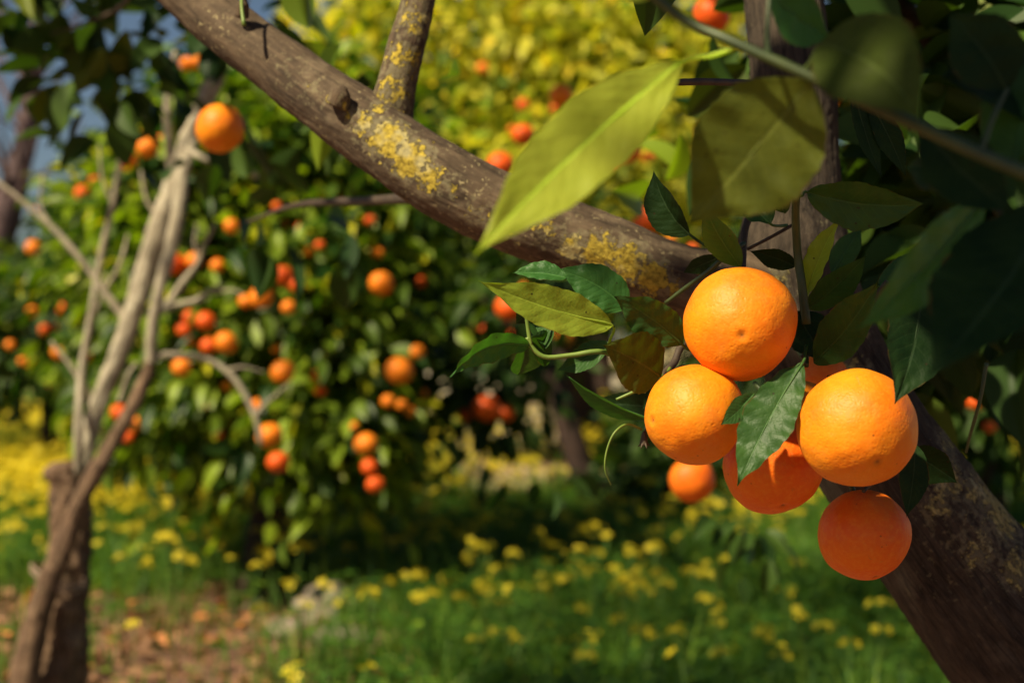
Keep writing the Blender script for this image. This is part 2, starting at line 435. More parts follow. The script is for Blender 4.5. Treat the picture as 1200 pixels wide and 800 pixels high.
# ------------------------------------------------------------------ the fruit
def orange_mesh(name, r, m, navel=True, hi=True, seed=0, squash=.95):
    nu, nv = (96, 64) if hi else (24, 16)
    V, A = [], []
    for j in range(nv+1):
        th = math.pi*j/nv                       # 0 = blossom end (+Z)
        for i in range(nu):
            ph = 2*math.pi*i/nu
            d = Vector((math.sin(th)*math.cos(ph), math.sin(th)*math.sin(ph), math.cos(th)))
            k = 1+.05*mnoise.noise(d*1.1+Vector((seed*5.3, 0, 0)))+.011*mnoise.noise(d*4+Vector((seed, 2, 0)))
            if hi and navel: k -= .035*math.exp(-(th/.075)**2) - .012*math.exp(-((th-.14)/.06)**2)
            k -= .06*math.exp(-((math.pi-th)/.22)**2)
            V.append((d.x*r*k, d.y*r*k, d.z*r*k*squash)); A.append(math.exp(-(th/.045)**2) if navel else 0)
    V = np.array(V); i = np.arange(nv)[:, None]*nu; k = np.arange(nu)[None]; k2 = (k+1) % nu
    F = np.stack([i+k, i+nu+k, i+nu+k2, i+k2], -1).reshape(-1, 4)
    return raw_mesh(name, V, [F], m, attrs={'navel': np.array(A)})
def place_orange(px, py, dpx, depth, label, mkey='orange', axis_dir=(0, -1, -.3), group=None, seed=0, squash=.95):
    r = dpx/FPX*depth/2*1.01
    c = P(px, py, depth)
    o = orange_mesh('orange', r, M[mkey], seed=seed, squash=squash)
    ax = Vector(axis_dir).normalized()
    o.location = c; o.rotation_euler = ax.to_track_quat('Z', 'Y').to_euler()
    tag(o, label, 'orange', group)
    # calyx star and a short stalk at the stem end
    specs = [([Vector((0, 0, -r*squash*.93)), Vector((0, .001, -r*squash*.93-.010)), Vector((.001, .002, -r*squash*.93-.022))], [.0022, .0018, .0016], 6, 8)]
    for q in range(5):
        a = q*1.2566
        specs.append(([Vector((0, 0, -r*squash*.94-.001)), Vector((math.cos(a)*.0045, math.sin(a)*.0045, -r*squash*.945-.0005)), Vector((math.cos(a)*.008, math.sin(a)*.008, -r*squash*.935))], [.0022, .002, .0004], 5, 6))
    V1, F1, B1 = merge([tube_data(s_[0], s_[1], s_[2], s_[3]) for s_ in specs[1:]])
    cx = raw_mesh('calyx', V1, F1, M['calyx'], attrs={'barkco': B1}); cx.parent = o
    V1, F1, B1 = tube_data(*specs[0])
    sk = raw_mesh('stalk', V1, F1, M['twig'], attrs={'barkco': B1}); sk.parent = cx
    ORANGES.append((tuple(c), r))
    return o
GC = 'oranges of the foreground cluster'
place_orange(867, 379, 132, .93, 'large yellow-orange fruit topping the foreground cluster, above the draped leaf', 'orange', (-.12, -1, -.22), GC, 1, .99)
place_orange(814, 486, 116, .93, 'yellow-orange fruit at the left of the foreground cluster, touching the topmost one', 'orange', (-.95, -.45, -.1), GC, 2, 1.0)
place_orange(1004, 501, 137, .90, 'largest fruit of the foreground cluster, on its right, with a dark navel pit low down', 'orange', (.18, -1, -.62), GC, 3, .99)
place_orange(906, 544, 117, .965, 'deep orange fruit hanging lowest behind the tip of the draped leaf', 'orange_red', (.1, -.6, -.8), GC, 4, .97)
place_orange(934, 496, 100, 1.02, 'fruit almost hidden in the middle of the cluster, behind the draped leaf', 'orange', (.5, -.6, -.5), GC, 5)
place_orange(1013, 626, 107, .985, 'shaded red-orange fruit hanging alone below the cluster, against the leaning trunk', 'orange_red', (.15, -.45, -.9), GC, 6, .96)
place_orange(962, 447, 66, 1.12, 'small sliver of orange fruit showing above the draped leaf, behind the cluster', 'orange_red', (.3, -.6, -.5), GC, 7)
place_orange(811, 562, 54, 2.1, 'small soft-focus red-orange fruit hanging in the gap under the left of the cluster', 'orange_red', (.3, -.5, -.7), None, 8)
place_orange(258, 151, 57, 2.1, 'large soft-focus orange hanging at the top of the bleached bare sapling', 'orange', (.4, -.5, -.7), None, 9)
place_orange(981, 131, 58, 1.75, 'soft-focus orange peeping out to the right of the upright trunk', 'orange', (.4, -.5, -.7), None, 10)

far_or = orange_mesh('orange', .5, M['orange_far'], hi=False, navel=False)
far_mesh = far_or.data
far_mesh_red = far_mesh.copy(); far_mesh_red.materials[0] = M['orange_far_red']
bpy.data.objects.remove(far_or)
def far_orange(px, py, dpx, depth, label, group, red=False):
    o = bpy.data.objects.new('orange', far_mesh_red if red else far_mesh); COL.objects.link(o)
    d = dpx/FPX*depth*1.04
    c = P(px, py, depth); o.location = c; o.scale = (d, d, d*random.uniform(.93, 1.0))
    o.rotation_euler = (random.uniform(-.4, .4), random.uniform(-.4, .4), random.uniform(0, 6))
    tag(o, label, 'orange', group); ORANGES.append((tuple(c), d/2))
G3, G4, G5, G7, G6 = ('oranges on the fruiting tree behind the sapling', 'oranges on the dark tree in the middle distance',
    'oranges on the low trees at the far left', 'oranges on the trees beyond the trunk', 'oranges among the sunlit foliage over the limb')
FAR = [
 (145,136,22,4.7,'upper single orange in the dark leaves left of the bare sapling',G3,0),
 (159,160,17,4.8,'small orange touching a bigger one, left of the sapling tip',G3,0),
 (173,173,25,4.6,'middle orange of the group beside the upper sapling',G3,0),
 (188,165,14,4.9,'smallest orange just right of the group beside the upper sapling',G3,1),
 (151,190,21,4.7,'lowest orange of the group left of the upper sapling',G3,1),
 (219,75,16,4.4,'left of two touching oranges near the dark top leaves',G3,0),
 (230,73,17,4.4,'right of two touching oranges near the dark top leaves',G3,0),
 (112,212,15,5.4,'small red orange upper right of a bigger dim one at left',G3,1),
 (97,226,19,5.4,'dim red orange in the dark foliage at upper left',G3,1),
 (204,309,26,4.5,'red orange directly right of the bleached stem at mid height',G3,1),
 (227,305,20,4.5,'orange between the bleached stem and a forked twig',G3,0),
 (255,311,17,4.6,'narrow orange right of the upturned pale twig',G3,0),
 (271,265,18,4.6,'pale orange high in the bright foliage above the limb shadow',G3,0),
 (332,323,24,4.4,'upper of two touching red oranges in bright foliage',G3,1),
 (348,333,19,4.5,'lower right of two touching red oranges in bright foliage',G3,1),
 (306,348,27,4.2,'bright yellow-orange fruit in the centre of the fruiting tree',G3,0),
 (288,353,17,4.5,'small orange tucked left of the bright yellow one',G3,0),
 (338,360,17,4.5,'faint orange below the touching red pair',G3,0),
 (447,332,28,4.2,'orange in bright foliage under the middle of the thick limb',G3,0),
 (443,296,15,4.7,'small orange just above a larger one beneath the limb',G3,0),
 (433,258,15,4.7,'small orange close under the thick limb',G3,1),
 (241,376,23,4.4,'red orange of a trio right of the bleached stem',G3,1),
 (222,371,18,4.6,'small orange at top left of the trio by the bleached stem',G3,1),
 (216,386,18,4.6,'red orange at lower left of the trio by the bleached stem',G3,1),
 (265,401,26,4.3,'orange right of another, just above the arching pale twig',G3,0),
 (245,405,20,4.5,'orange left of its neighbour, just above the arching pale twig',G3,1),
 (213,430,22,4.4,'orange under the start of the arching pale twig',G3,0),
 (331,435,28,4.1,'round bright orange near the fork of the arching twig',G3,0),
 (468,434,33,4.0,'largest bright orange at the right side of the fruiting tree',G3,0),
 (489,412,17,4.5,'small orange upper right of the largest one on the fruiting tree',G3,0),
 (455,470,17,4.4,'small orange below the largest one, left of its neighbour',G3,0),
 (471,474,14,4.5,'tiny orange below the largest one, right of its neighbour',G3,0),
 (316,510,30,4.0,'bright orange at the hanging tip of the arching pale twig',G3,0),
 (326,541,26,4.1,'dull dark red orange just below the bright one on the arching twig',G3,1),
 (429,520,27,4.1,'orange hanging near the lower right skirt of the fruiting tree',G3,0),
 (433,547,20,4.2,'red orange under another at the lower skirt of the tree',G3,1),
 (440,567,21,4.2,'lowest red orange on the fruiting tree, near the flowers',G3,1),
 (372,440,16,4.6,'faint orange beside the brown twig in the fruiting tree',G3,1),
 (376,458,13,4.6,'faint small orange below the brown twig in the fruiting tree',G3,1),
 (140,483,20,4.6,'red orange left of the tied stem above the yellow flowers',G3,1),
 (161,496,17,4.7,'yellow orange above another, beside the tied stem',G3,0),
 (150,512,15,4.7,'small orange lowest beside the tied stem above the flowers',G3,1),
 (257,508,12,4.8,'tiny orange low in the fruiting tree, above the flowers',G3,1),
 (39,290,18,6.4,'orange by itself at the left edge foliage, upper one',G5,0),
 (38,365,14,6.4,'small orange low at the left edge',G5,0),
 (74,362,17,6.3,'dim red orange just left of the thin grey stem',G5,1),
 (70,412,19,6.3,'orange left of the thin grey stem above the flowers',G5,0),
 (104,416,14,6.3,'dim orange right of another beside the thin grey stem',G5,1),
 (12,404,12,6.6,'tiny orange at the very left edge above the flowers',G5,0),
 (52,385,12,6.6,'tiny dim orange between larger ones at the far left',G5,1),
 (586,193,32,3.6,'reddish orange just above the thick limb, left of the big pale leaf',G6,1),
 (613,158,26,3.8,'half hidden red orange behind the edge of the big pale leaf',G6,1),
 (657,112,26,3.7,'golden orange hanging above the big pale leaf',G6,0),
 (728,170,46,2.6,'large red orange right of the big pale leaf',G6,1),
 (767,256,34,3.0,'elongated red orange left of the olive leaf tip',G6,1),
 (748,262,17,3.4,'small red orange left of the elongated one by the olive leaf',G6,1),
 (791,297,16,3.4,'small red orange between limb and upper leaves',G6,1),
 (812,292,14,3.4,'tiny red orange close to the fork of the trunk',G6,1),
 (834,18,42,2.4,'red orange at the top edge above the soft-focus twig',G6,1),
 (757,185,13,3.6,'tiny orange right of the large red one',G6,0),
 (598,360,35,4.4,'large dim red orange under the limb, above the light green leaf',G4,1),
 (661,394,22,6.6,'yellow orange framed by the light green leaf cluster',G4,0),
 (555,384,14,5.6,'small orange left of the light green leaf',G4,0),
 (563,424,13,5.6,'tiny red orange below the curved leaf',G4,1),
 (570,478,34,5.0,'large dim red orange right of the fruiting tree, low down',G4,1),
 (592,484,22,5.1,'dim red orange touching a larger one above the sandy ground',G4,1),
 (545,486,17,5.2,'small red orange left of the dim touching pair',G4,1),
 (1101,470,26,4.6,'orange beyond the trunk, left one of the row',G7,0),
 (1133,446,19,4.9,'small orange beyond the trunk, upper one',G7,0),
 (1144,470,22,4.8,'dim orange beyond the trunk, right one of the row',G7,1),
 (1160,500,14,5.0,'tiny dim orange near the right edge beyond the trunk',G7,1),
]
for a in FAR: far_orange(*a[:4], a[4], a[5], bool(a[6]))
rf = random.Random(5)
for (x0, x1, y0, y1, d0, d1, s0, s1, cnt, lab, grp) in [
        (225, 500, 190, 500, 4.5, 5.0, 10, 17, 26, 'small orange half hidden among the leaves of the fruiting tree behind the sapling', 'half hidden oranges of the fruiting tree'),
        (5, 190, 240, 460, 6.2, 6.9, 8, 14, 14, 'small dim orange half hidden in the dark foliage left of the sapling', 'half hidden oranges left of the sapling'),
        (480, 800, 40, 300, 8.6, 9.6, 9, 15, 12, 'tiny orange half hidden in the golden-green foliage above the thick limb', 'half hidden oranges in the golden tree'),
        (500, 640, 330, 430, 7.2, 7.6, 9, 14, 7, 'tiny orange half hidden in the dark tree under the thick limb', 'half hidden oranges of the dark tree')]:
    for q in range(cnt):
        far_orange(rf.uniform(x0, x1), rf.uniform(y0, y1), rf.uniform(s0, s1), rf.uniform(d0, d1), lab, grp, rf.random() < .5)
        if rf.random() < .65: ORANGES[-1] = (ORANGES[-1][0], ORANGES[-1][1]*.45)      # leaves may hang partly over these

# ------------------------------------------------------------------ the foreground tree
base = P(1390, 1160, 1.25); base.z = 0.0
tree = tag(empty('orange_tree', base), 'foreground orange tree, lichen-spotted trunk leaning in from lower right, thick limb crossing up left', 'tree')
D = 1.17
def Q(l, d=D): return [P(a, b, (c[0] if c else d)) for a, b, *c in l]
trunk_pts = [Vector((.86, 1.28, -.05))] + Q([(1330, 905, 1.24), (1205, 765, 1.2), (1075, 600, 1.19), (985, 460, 1.19), (935, 330, 1.2), (932, 200, 1.22), (925, 60, 1.25), (905, -80, 1.3), (860, -300, 1.4)])
px = lambda v, d=1.19: v/FPX*d
trunk_rad = [.085, px(108), px(92), px(80), px(72), px(70), px(52), px(50), px(46), px(38)]
lich_t = [(P(x, y, 1.15), px(r), k) for x, y, r, k in [(1150, 575, 22, .8), (1180, 600, 26, .95), (1140, 640, 22, .7), (1120, 520, 18, .7), (1185, 665, 22, .75), (1090, 590, 18, .7), (1105, 560, 22, .8), (990, 440, 20, .9), (1000, 380, 18, .7), (905, 330, 22, .6), (985, 240, 16, .5), (1150, 610, 60, .45)]]
tubes('trunk', [(trunk_pts, trunk_rad, 420, 110)], M['trunk'], tree, lichen=lich_t, bumpiness=.05, bscale=9, detail=.0016)
limb_pts = Q([(960, 400, 1.21), (880, 350, 1.19), (790, 328, 1.17), (700, 290, 1.16), (600, 252, 1.16), (510, 208, 1.17), (430, 152, 1.19), (350, 95, 1.22), (270, 35, 1.26), (200, -25, 1.3), (60, -140, 1.38)])
limb_rad = [px(60), px(52), px(42), px(41), px(42), px(43), px(42), px(37), px(36), px(33), px(26)]
lich_l = [(P(x, y, 1.14), px(r), k) for x, y, r, k in [(425, 140, 16, 1.0), (455, 160, 20, 1.15), (480, 185, 20, 1.1), (505, 208, 14, .95), (350, 95, 17, 1.0), (372, 108, 12, .95), (440, 120, 12, 1.0), (405, 125, 12, 1.0), (290, 40, 12, .6),
    (670, 290, 16, .9), (700, 296, 20, 1.05), (735, 310, 20, 1.1), (765, 326, 17, 1.1), (790, 335, 10, .8), (640, 270, 14, .7), (560, 250, 18, .5), (470, 250, 24, .4), (530, 220, 12, .6), (600, 265, 25, .45), (330, 70, 30, .45), (240, 20, 20, .5)]]
main_limb = tubes('limb', [(limb_pts, limb_rad, 420, 110)], M['bark'], tree, lichen=lich_l, bumpiness=.055, bscale=14, detail=.0009)
sub_pts = Q([(462, 175, 1.19), (458, 135, 1.19), (472, 70, 1.19), (490, 0, 1.2), (505, -90, 1.22), (540, -260, 1.26)])
lich_glow = [(P(x, y, 1.17), px(r), k) for x, y, r, k in [(460, 110, 22, .75), (470, 70, 25, .7), (485, 20, 25, .7), (455, 140, 18, 1.0)]]  # lichen at its foot; speckles higher up paint golden glow into the bark
tubes('limb', [(sub_pts, [px(36), px(27), px(22), px(20), px(18), px(14)], 160, 64)], M['bark'], tree, lichen=lich_glow, bumpiness=.05, bscale=18, detail=.0008)
# knots where side shoots once grew
kn = [([P(x, y, d), P(x+dx*.6, y+dy*.6, d-.004), P(x+dx, y+dy, d-.006)], [px(r), px(r*.8), px(r*.35)], 10, 20) for x, y, d, dx, dy, r in
      [(395, 122, 1.165, 8, -20, 14), (283, 20, 1.22, 3, -22, 9), (560, 215, 1.15, 6, -14, 11), (820, 318, 1.15, 10, -16, 12)]]
for k_ in kn: tubes('knot', [k_], M['bark'], main_limb, lichen=lich_l, bumpiness=.12, bscale=60, detail=.0006)

# twigs: each a part of its own
def twig(pts, wpx, mkey, d=None, label=None, n=30):
    pp = Q(pts, d or .98); dd = sum(p.y for p in pp)/len(pp)
    rr = [wpx[0]/FPX*dd/2+(wpx[1]-wpx[0])/FPX*dd/2*i/(len(pp)-1) for i in range(len(pp))]
    o = tubes('twig', [(pp, rr, n, 12)], M[mkey], tree, bumpiness=.09, bscale=130)
    if label: o['label'] = label
    return o
twig([(735, -30, .66), (800, 22, .66), (860, 50, .65), (940, 86, .64), (1010, 118, .63), (1085, 152, .62), (1150, 182, .61), (1230, 215, .6)], (11, 17), 'twig', label='thick soft-focus twig crossing the upper right', n=50)
twig([(950, 112, .9), (943, 170, .92), (933, 230, .95), (934, 290, .97), (940, 335, .97), (945, 380, .97)], (9, 11), 'twig')
twig([(925, 170, 1.05), (905, 205, 1.04), (875, 262, 1.02), (870, 310, 1.0), (868, 340, .97)], (9, 9), 'twig_dark')
twig([(928, 264, .99), (905, 277, .99), (876, 292, 1.0)], (4, 4), 'twig_dark')
twig([(780, 355, 1.0), (805, 336, .99), (830, 318, .98), (850, 300, .98), (872, 285, 1.0)], (5, 6), 'twig')
twig([(618, 395, .95), (622, 405, .95), (638, 418, .95), (670, 416, .95), (705, 412, .95), (735, 425, .96), (775, 440, .97), (800, 430, 1.0)], (5, 7), 'twig_fresh')
twig([(622, 405, .95), (618, 380, .95), (616, 355, .95), (622, 335, .96)], (5, 3), 'twig_fresh')
twig([(722, 468, .95), (745, 458, .95), (765, 448, .96), (785, 432, .98)], (3, 6), 'twig_fresh')
twig([(775, 440, .97), (790, 425, .99), (800, 405, 1.0), (830, 395, 1.02), (880, 390, 1.05)], (8, 10), 'twig_dark')
twig([(1040, 330, .95), (1000, 380, .97), (965, 400, 1.0), (940, 420, 1.0)], (7, 8), 'twig_dark')
twig([(940, 390, 1.0), (944, 410, .98), (945, 428, .96)], (6, 6), 'twig')
twig([(1156, 425, 1.05), (1148, 470, 1.05), (1138, 505, 1.06), (1132, 530, 1.07)], (5, 3), 'twig')
twig([(1230, 270, .66), (1190, 262, .68), (1165, 245, .69), (1150, 232, .7)], (8, 6), 'twig_dark')
twig([(1150, 175, .62), (1165, 135, .63), (1180, 105, .64)], (7, 5), 'twig')
twig([(900, 72, .65), (899, 40, .66), (902, -10, .67)], (7, 6), 'twig')
twig([(780, 97, .95), (830, 96, .98), (880, 98, 1.03)], (8, 9), 'twig_dark')
twig([(1012, 575, .96), (1022, 560, .98), (1030, 520, 1.03), (1040, 470, 1.1)], (5, 8), 'twig_dark')
twig([(772, 440, .97), (766, 470, .965), (758, 498, .96), (755, 512, .96)], (3, 3), 'twig_dark')
t = twig([(752, 503, .95), (735, 497, .945), (720, 507, .94), (711, 528, .94), (709, 550, .94), (716, 568, .945)], (3.2, 1.6), 'twig_fresh', label='thin curled tendril below the left orange')
tubes('dried_flower', [([P(755, 505, .955), P(755, 512, .955), P(754, 522, .955)], [px(2, .95), px(4, .95), px(5, .95)], 8, 10)]+
      [([P(755, 515, .955), P(755+a, 520+b, .955-c)], [px(2, .95), px(.8, .95)], 5, 6) for a, b, c in ((-7, 3, 0), (6, 2, 0), (-4, 5, .004), (3, 5, .004))], M['twig_dark'], tree)
tubes('shoot', [([P(284, -20, 1.22), P(283, 5, 1.2), P(286, 30, 1.19)], [px(1.5), px(2), px(2.5)], 10, 8)], M['twig_fresh'], tree)

# single leaves
def leaf(b, tp, wpx, mkey='leaf_green', sag=0., roll=0., fold=.18, wave=.0, side=None, curl=.0, label=None, peak=.85, pet=None, dsag=0., wfreq=5., seed=0):
    """b, tp: (px,py,depth) of base and tip; sag = bend of the midrib in px; roll = turn about the midrib in degrees."""
    B, T_ = P(*b), P(*tp); dm = (b[2]+tp[2])/2
    ax = (T_-B).normalized(); toc = (Vector((0, 0, H))-(B+T_)/2).normalized()
    s = ax.cross(toc).normalized(); nn = s.cross(ax).normalized()
    mid = (B+T_)/2 + s*(sag/FPX*dm) + nn*dsag
    ns, na = 44, 19; wid = wpx/FPX*dm/2/max(.35, abs(math.cos(R(roll))))
    V, UV = [], []
    L = (T_-B).length
    for i in range(ns):
        t = i/(ns-1)
        c = (1-t)**2*B+2*t*(1-t)*mid+t*t*T_
        if i: tan = (c-pc).normalized()
        else: tan = (mid-B).normalized()
        pc = c.copy()
        S = tan.cross(nn).normalized(); NN = S.cross(tan).normalized()
        a = R(roll); S2 = S*math.cos(a)+NN*math.sin(a); N2 = NN*math.cos(a)-S*math.sin(a)
        pw = math.sin(math.pi*min(1, t**peak))**(.80+.55*t*t) if 0 < t < 1 else 0
        pw = max(pw*(1+.018*math.sin(t*75+seed)+.03*math.sin(t*17+seed*2)), .012 if t < .9 else .002)
        for k in range(na):
            v = -1+2*k/(na-1); av = abs(v)
            h = fold*av*pw*wid - curl*av*av*pw*wid
            h += wave*wid*av**1.5*math.sin(t*wfreq*6.283+(0 if v > 0 else 2.1)+seed)
            h += .05*wid*mnoise.noise(Vector((t*6, v*2, seed*7.7)))
            V.append(tuple(c+S2*(v*pw*wid)+N2*h)); UV.append((t, (v+1)/2))
    V = np.array(V); UV = np.array(UV)
    i = np.arange(ns-1)[:, None]; k = np.arange(na-1)[None]
    F = [np.stack([i*na+k, i*na+k+1, (i+1)*na+k+1, (i+1)*na+k], -1).reshape(-1, 4)]
    # raised midrib continuing into the stalk
    rp = [((1-t)**2*B+2*t*(1-t)*mid+t*t*T_) - N2*.0004 for t in (0, .25, .5, .75, .97)]
    rw = wid*.035
    pts = rp; rad = [max(rw, .0009), max(rw*.8, .0008), max(rw*.6, .0006), max(rw*.4, .0004), .0002]
    if pet: pts = [P(*pet), (P(*pet)+B)/2+Vector((0, 0, -.001))]+rp; rad = [rad[0]*1.3, rad[0]*1.1]+rad
    tv, tf, tb = tube_data(pts, rad, 24, 8)
    F += [np.asarray(x)+len(V) for x in tf]
    UV = np.concatenate([UV, np.tile([[.5, .5]], (len(tv), 1))]); V = np.concatenate([V, tv])
    o = raw_mesh('leaf', V, F, M[mkey], tree, uv=UV)
    if label: o['label'] = label
    return o
# soft-focus leaves close to the lens
leaf((800, 72, .66), (555, 300, .60), 98, 'leaf_pale', sag=14, roll=-6, fold=.2, wave=.06, label='large pale yellow-green soft-focus leaf in front of the limb', peak=.95, pet=(868, 54, .65), seed=1)
leaf((950, 96, .66), (806, 264, .68), 150, 'leaf_olive', sag=-4, roll=4, fold=.12, wave=.05, label='broad olive soft-focus leaf', peak=.85, pet=(944, 88, .645), seed=2)
leaf((962, 52, .64), (1078, 142, .58), 118, 'leaf_moss', sag=-34, roll=10, fold=.2, label='broad dark olive leaf at the top, out of focus', peak=.75, pet=(940, 86, .64), seed=3)
leaf((1152, 233, .70), (1002, 388, .64), 66, 'leaf_mid', sag=-14, roll=28, fold=.2, wave=.05, label='bright green soft-focus leaf pointing down left', seed=4)
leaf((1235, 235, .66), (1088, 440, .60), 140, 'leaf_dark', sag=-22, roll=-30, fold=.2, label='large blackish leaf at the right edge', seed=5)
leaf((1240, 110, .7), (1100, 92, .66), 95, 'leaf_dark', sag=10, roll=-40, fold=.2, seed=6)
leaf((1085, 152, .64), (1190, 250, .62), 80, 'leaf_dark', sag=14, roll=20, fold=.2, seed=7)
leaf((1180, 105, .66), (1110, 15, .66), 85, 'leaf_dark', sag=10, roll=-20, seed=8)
leaf((1190, 190, .66), (1225, 60, .68), 90, 'leaf_green', sag=-10, roll=30, seed=9)
leaf((905, -10, .68), (975, 45, .7), 60, 'leaf_mid', sag=14, roll=30, seed=10)
leaf((1150, 182, .64), (1060, 195, .7), 60, 'leaf_dark', sag=-10, roll=-30, seed=11)
leaf((760, 0, .66), (700, -60, .66), 50, 'leaf_fresh', seed=12)
# leaves round the trunk
leaf((946, 225, .96), (1086, 238, .93), 56, 'leaf_green', sag=16, roll=-22, fold=.3, wave=.04, label='glossy dark leaf pointing right beside the trunk', pet=(934, 230, .95), seed=13)
leaf((946, 345, .98), (985, 254, .96), 27, 'leaf_fresh', sag=-7, roll=28, fold=.5, wave=.08, label='small upright yellow-green leaf', pet=(938, 352, .97), seed=14)
leaf((868, 312, .96), (824, 240, .93), 36, 'leaf_mid', sag=-6, roll=20, fold=.3, label='dull green leaf above the topmost orange', seed=15, peak=.9)
leaf((903, 262, .97), (838, 216, .99), 46, 'leaf_green', sag=8, roll=-34, fold=.3, wave=.08, pet=(922, 264, .99), seed=16)
leaf((808, 275, .98), (766, 200, .98), 40, 'leaf_dark', sag=-14, roll=35, fold=.5, seed=17, pet=(850, 300, .98))
leaf((932, 312, .99), (878, 294, .97), 24, 'leaf_dark', sag=4, roll=20, fold=.3, seed=18)
leaf((946, 362, .99), (1016, 298, .95), 38, 'leaf_green', sag=6, roll=-20, fold=.25, seed=19)
leaf((954, 425, .97), (1030, 328, .91), 54, 'leaf_green', sag=10, roll=14, fold=.2, wave=.05, label='dark green leaf above the right orange', seed=20)
leaf((932, 365, .98), (968, 425, .97), 54, 'leaf_dark', roll=20, seed=21)
leaf((920, 250, 1.02), (895, 190, 1.0), 30, 'leaf_green', roll=30, seed=22)
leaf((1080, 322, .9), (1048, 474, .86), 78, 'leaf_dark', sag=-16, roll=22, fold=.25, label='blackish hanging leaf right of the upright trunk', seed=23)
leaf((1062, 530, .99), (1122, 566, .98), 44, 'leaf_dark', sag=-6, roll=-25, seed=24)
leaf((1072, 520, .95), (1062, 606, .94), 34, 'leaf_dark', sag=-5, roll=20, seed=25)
leaf((1030, 335, .97), (1120, 290, 1.0), 34, 'leaf_green', roll=40, seed=26)
leaf((1000, 100, .95), (1035, 212, .95), 24, 'leaf_dark', sag=6, roll=30, seed=27)
leaf((1020, 120, .95), (1062, 208, .95), 30, 'leaf_dark', sag=-4, roll=10, seed=28)
leaf((990, 80, 1.0), (1045, 130, 1.02), 34, 'leaf_green', roll=-10, seed=29)
leaf((1130, 330, 1.0), (1075, 300, 1.02), 20, 'leaf_fresh', roll=30, seed=30)
leaf((870, 340, .99), (905, 400, 1.03), 50, 'leaf_dark', roll=10, seed=31)
leaf((1085, 410, 1.0), (1160, 330, .98), 44, 'leaf_dark', roll=10, seed=32)
leaf((975, 320, 1.05), (1010, 265, 1.06), 30, 'leaf_green', roll=10, seed=33)
# the leaf draped over the cluster, and its small neighbour
leaf((941, 424, .912), (864, 569, .888), 60, 'leaf_green', sag=7, roll=-14, fold=.14, wave=.10, wfreq=6, label='wavy-veined dark green leaf draped over the oranges', peak=.98, pet=(945, 405, .95), dsag=.004, seed=34)
leaf((884, 462, .91), (844, 498, .898), 27, 'leaf_green', sag=-3, roll=10, seed=35)
# the leafy shoot reaching left
leaf((718, 381, .94), (561, 329, .90), 52, 'leaf_fresh', sag=-9, roll=-14, fold=.2, wave=.05, label='light yellow-green leaf pointing left', peak=.8, pet=(712, 410, .95), seed=36)
leaf((733, 362, .97), (650, 316, .97), 52, 'leaf_mid', sag=16, roll=-16, fold=.2, curl=.25, wave=.04, label='bright green rounded leaf behind the light one', peak=.7, seed=37)
leaf((664, 326, .945), (600, 320, .95), 22, 'leaf_mid', sag=6, roll=-40, fold=.8, curl=.4, wave=.05, seed=38)
leaf((800, 404, .95), (718, 346, .93), 50, 'leaf_green', sag=8, roll=14, fold=.2, wave=.06, label='dark green leaf left of the topmost orange', peak=.85, pet=(810, 410, .98), seed=39)
leaf((774, 441, .955), (706, 404, .92), 72, 'leaf_moss', sag=5, roll=-10, fold=.15, wave=.025, label='broad olive leaf left of the cluster', peak=.75, seed=40)
leaf((622, 405, .95), (528, 442, .91), 30, 'leaf_mid', sag=33, roll=30, fold=.35, wave=.12, label='arched bright green leaf drooping left', peak=.85, seed=41)
leaf((620, 398, .955), (648, 420, .99), 36, 'leaf_green', roll=30, fold=.8, curl=.5, seed=42)
leaf((640, 408, .96), (622, 372, .99), 26, 'leaf_green', roll=-30, fold=.7, seed=43)
leaf((616, 400, .96), (606, 440, .99), 34, 'leaf_green', sag=-6, roll=30, fold=.5, seed=44)
leaf((716, 402, .97), (652, 434, .99), 30, 'leaf_green', sag=-6, roll=-30, fold=.3, seed=45)
leaf((756, 490, .955), (664, 440, .93), 17, 'leaf_mid', sag=-9, roll=55, fold=.5, label='narrow leaf seen edge-on below the olive leaf', seed=46, pet=(775, 497, .97))
leaf((640, 350, .96), (604, 380, .99), 30, 'leaf_dark', roll=20, seed=47)
leaf((790, 440, 1.0), (752, 480, 1.02), 26, 'leaf_dark', roll=-20, seed=48)
leaf((846, 300, 1.0), (800, 320, 1.03), 22, 'leaf_dark', roll=20, seed=49)
leaf((800, 480, 1.04), (690, 470, 1.1), 34, 'leaf_dark', roll=20, seed=50)

# leafy crown at top right and top left; overhead leaves added unseen for shade
LIT = [P(820, 140, .66), P(850, 200, .68), P(900, 130, .66), P(500, 30, 1.2)]+[Vector(c) for c, r in ORANGES[:5]]+[P(640, 355, .93), P(678, 190, .63), P(720, 350, .95), P(875, 170, .68), P(560, 240, 1.15), P(700, 300, 1.13), P(450, 160, 1.15), P(905, 490, .86), P(760, 400, .95), P(350, 90, 1.2), P(1020, 470, .9), P(980, 530, .9), P(600, 380, .92), P(640, 270, 1.15), P(300, 60, 1.25), P(480, 190, 1.15), P(590, 250, .61), P(740, 110, .65), P(940, 450, .9)]
def keep_rays(p):
    keep = np.ones(len(p), bool); s = np.array(SUN)
    for q in LIT:
        v = p-np.array(q); t = v@s; d = np.linalg.norm(v-t[:, None]*s, axis=1)
        keep &= ~((t > 0) & (d < (.05 if q[0] > .2 else .078)))
    keep &= ~((np.abs(p[:, 0]) < .40*p[:, 1]+.06) & (p[:, 2] < H+.27*p[:, 1]+.05) & (p[:, 2] > H-.3*p[:, 1]) & (p[:, 1] < 1.3))
    return keep
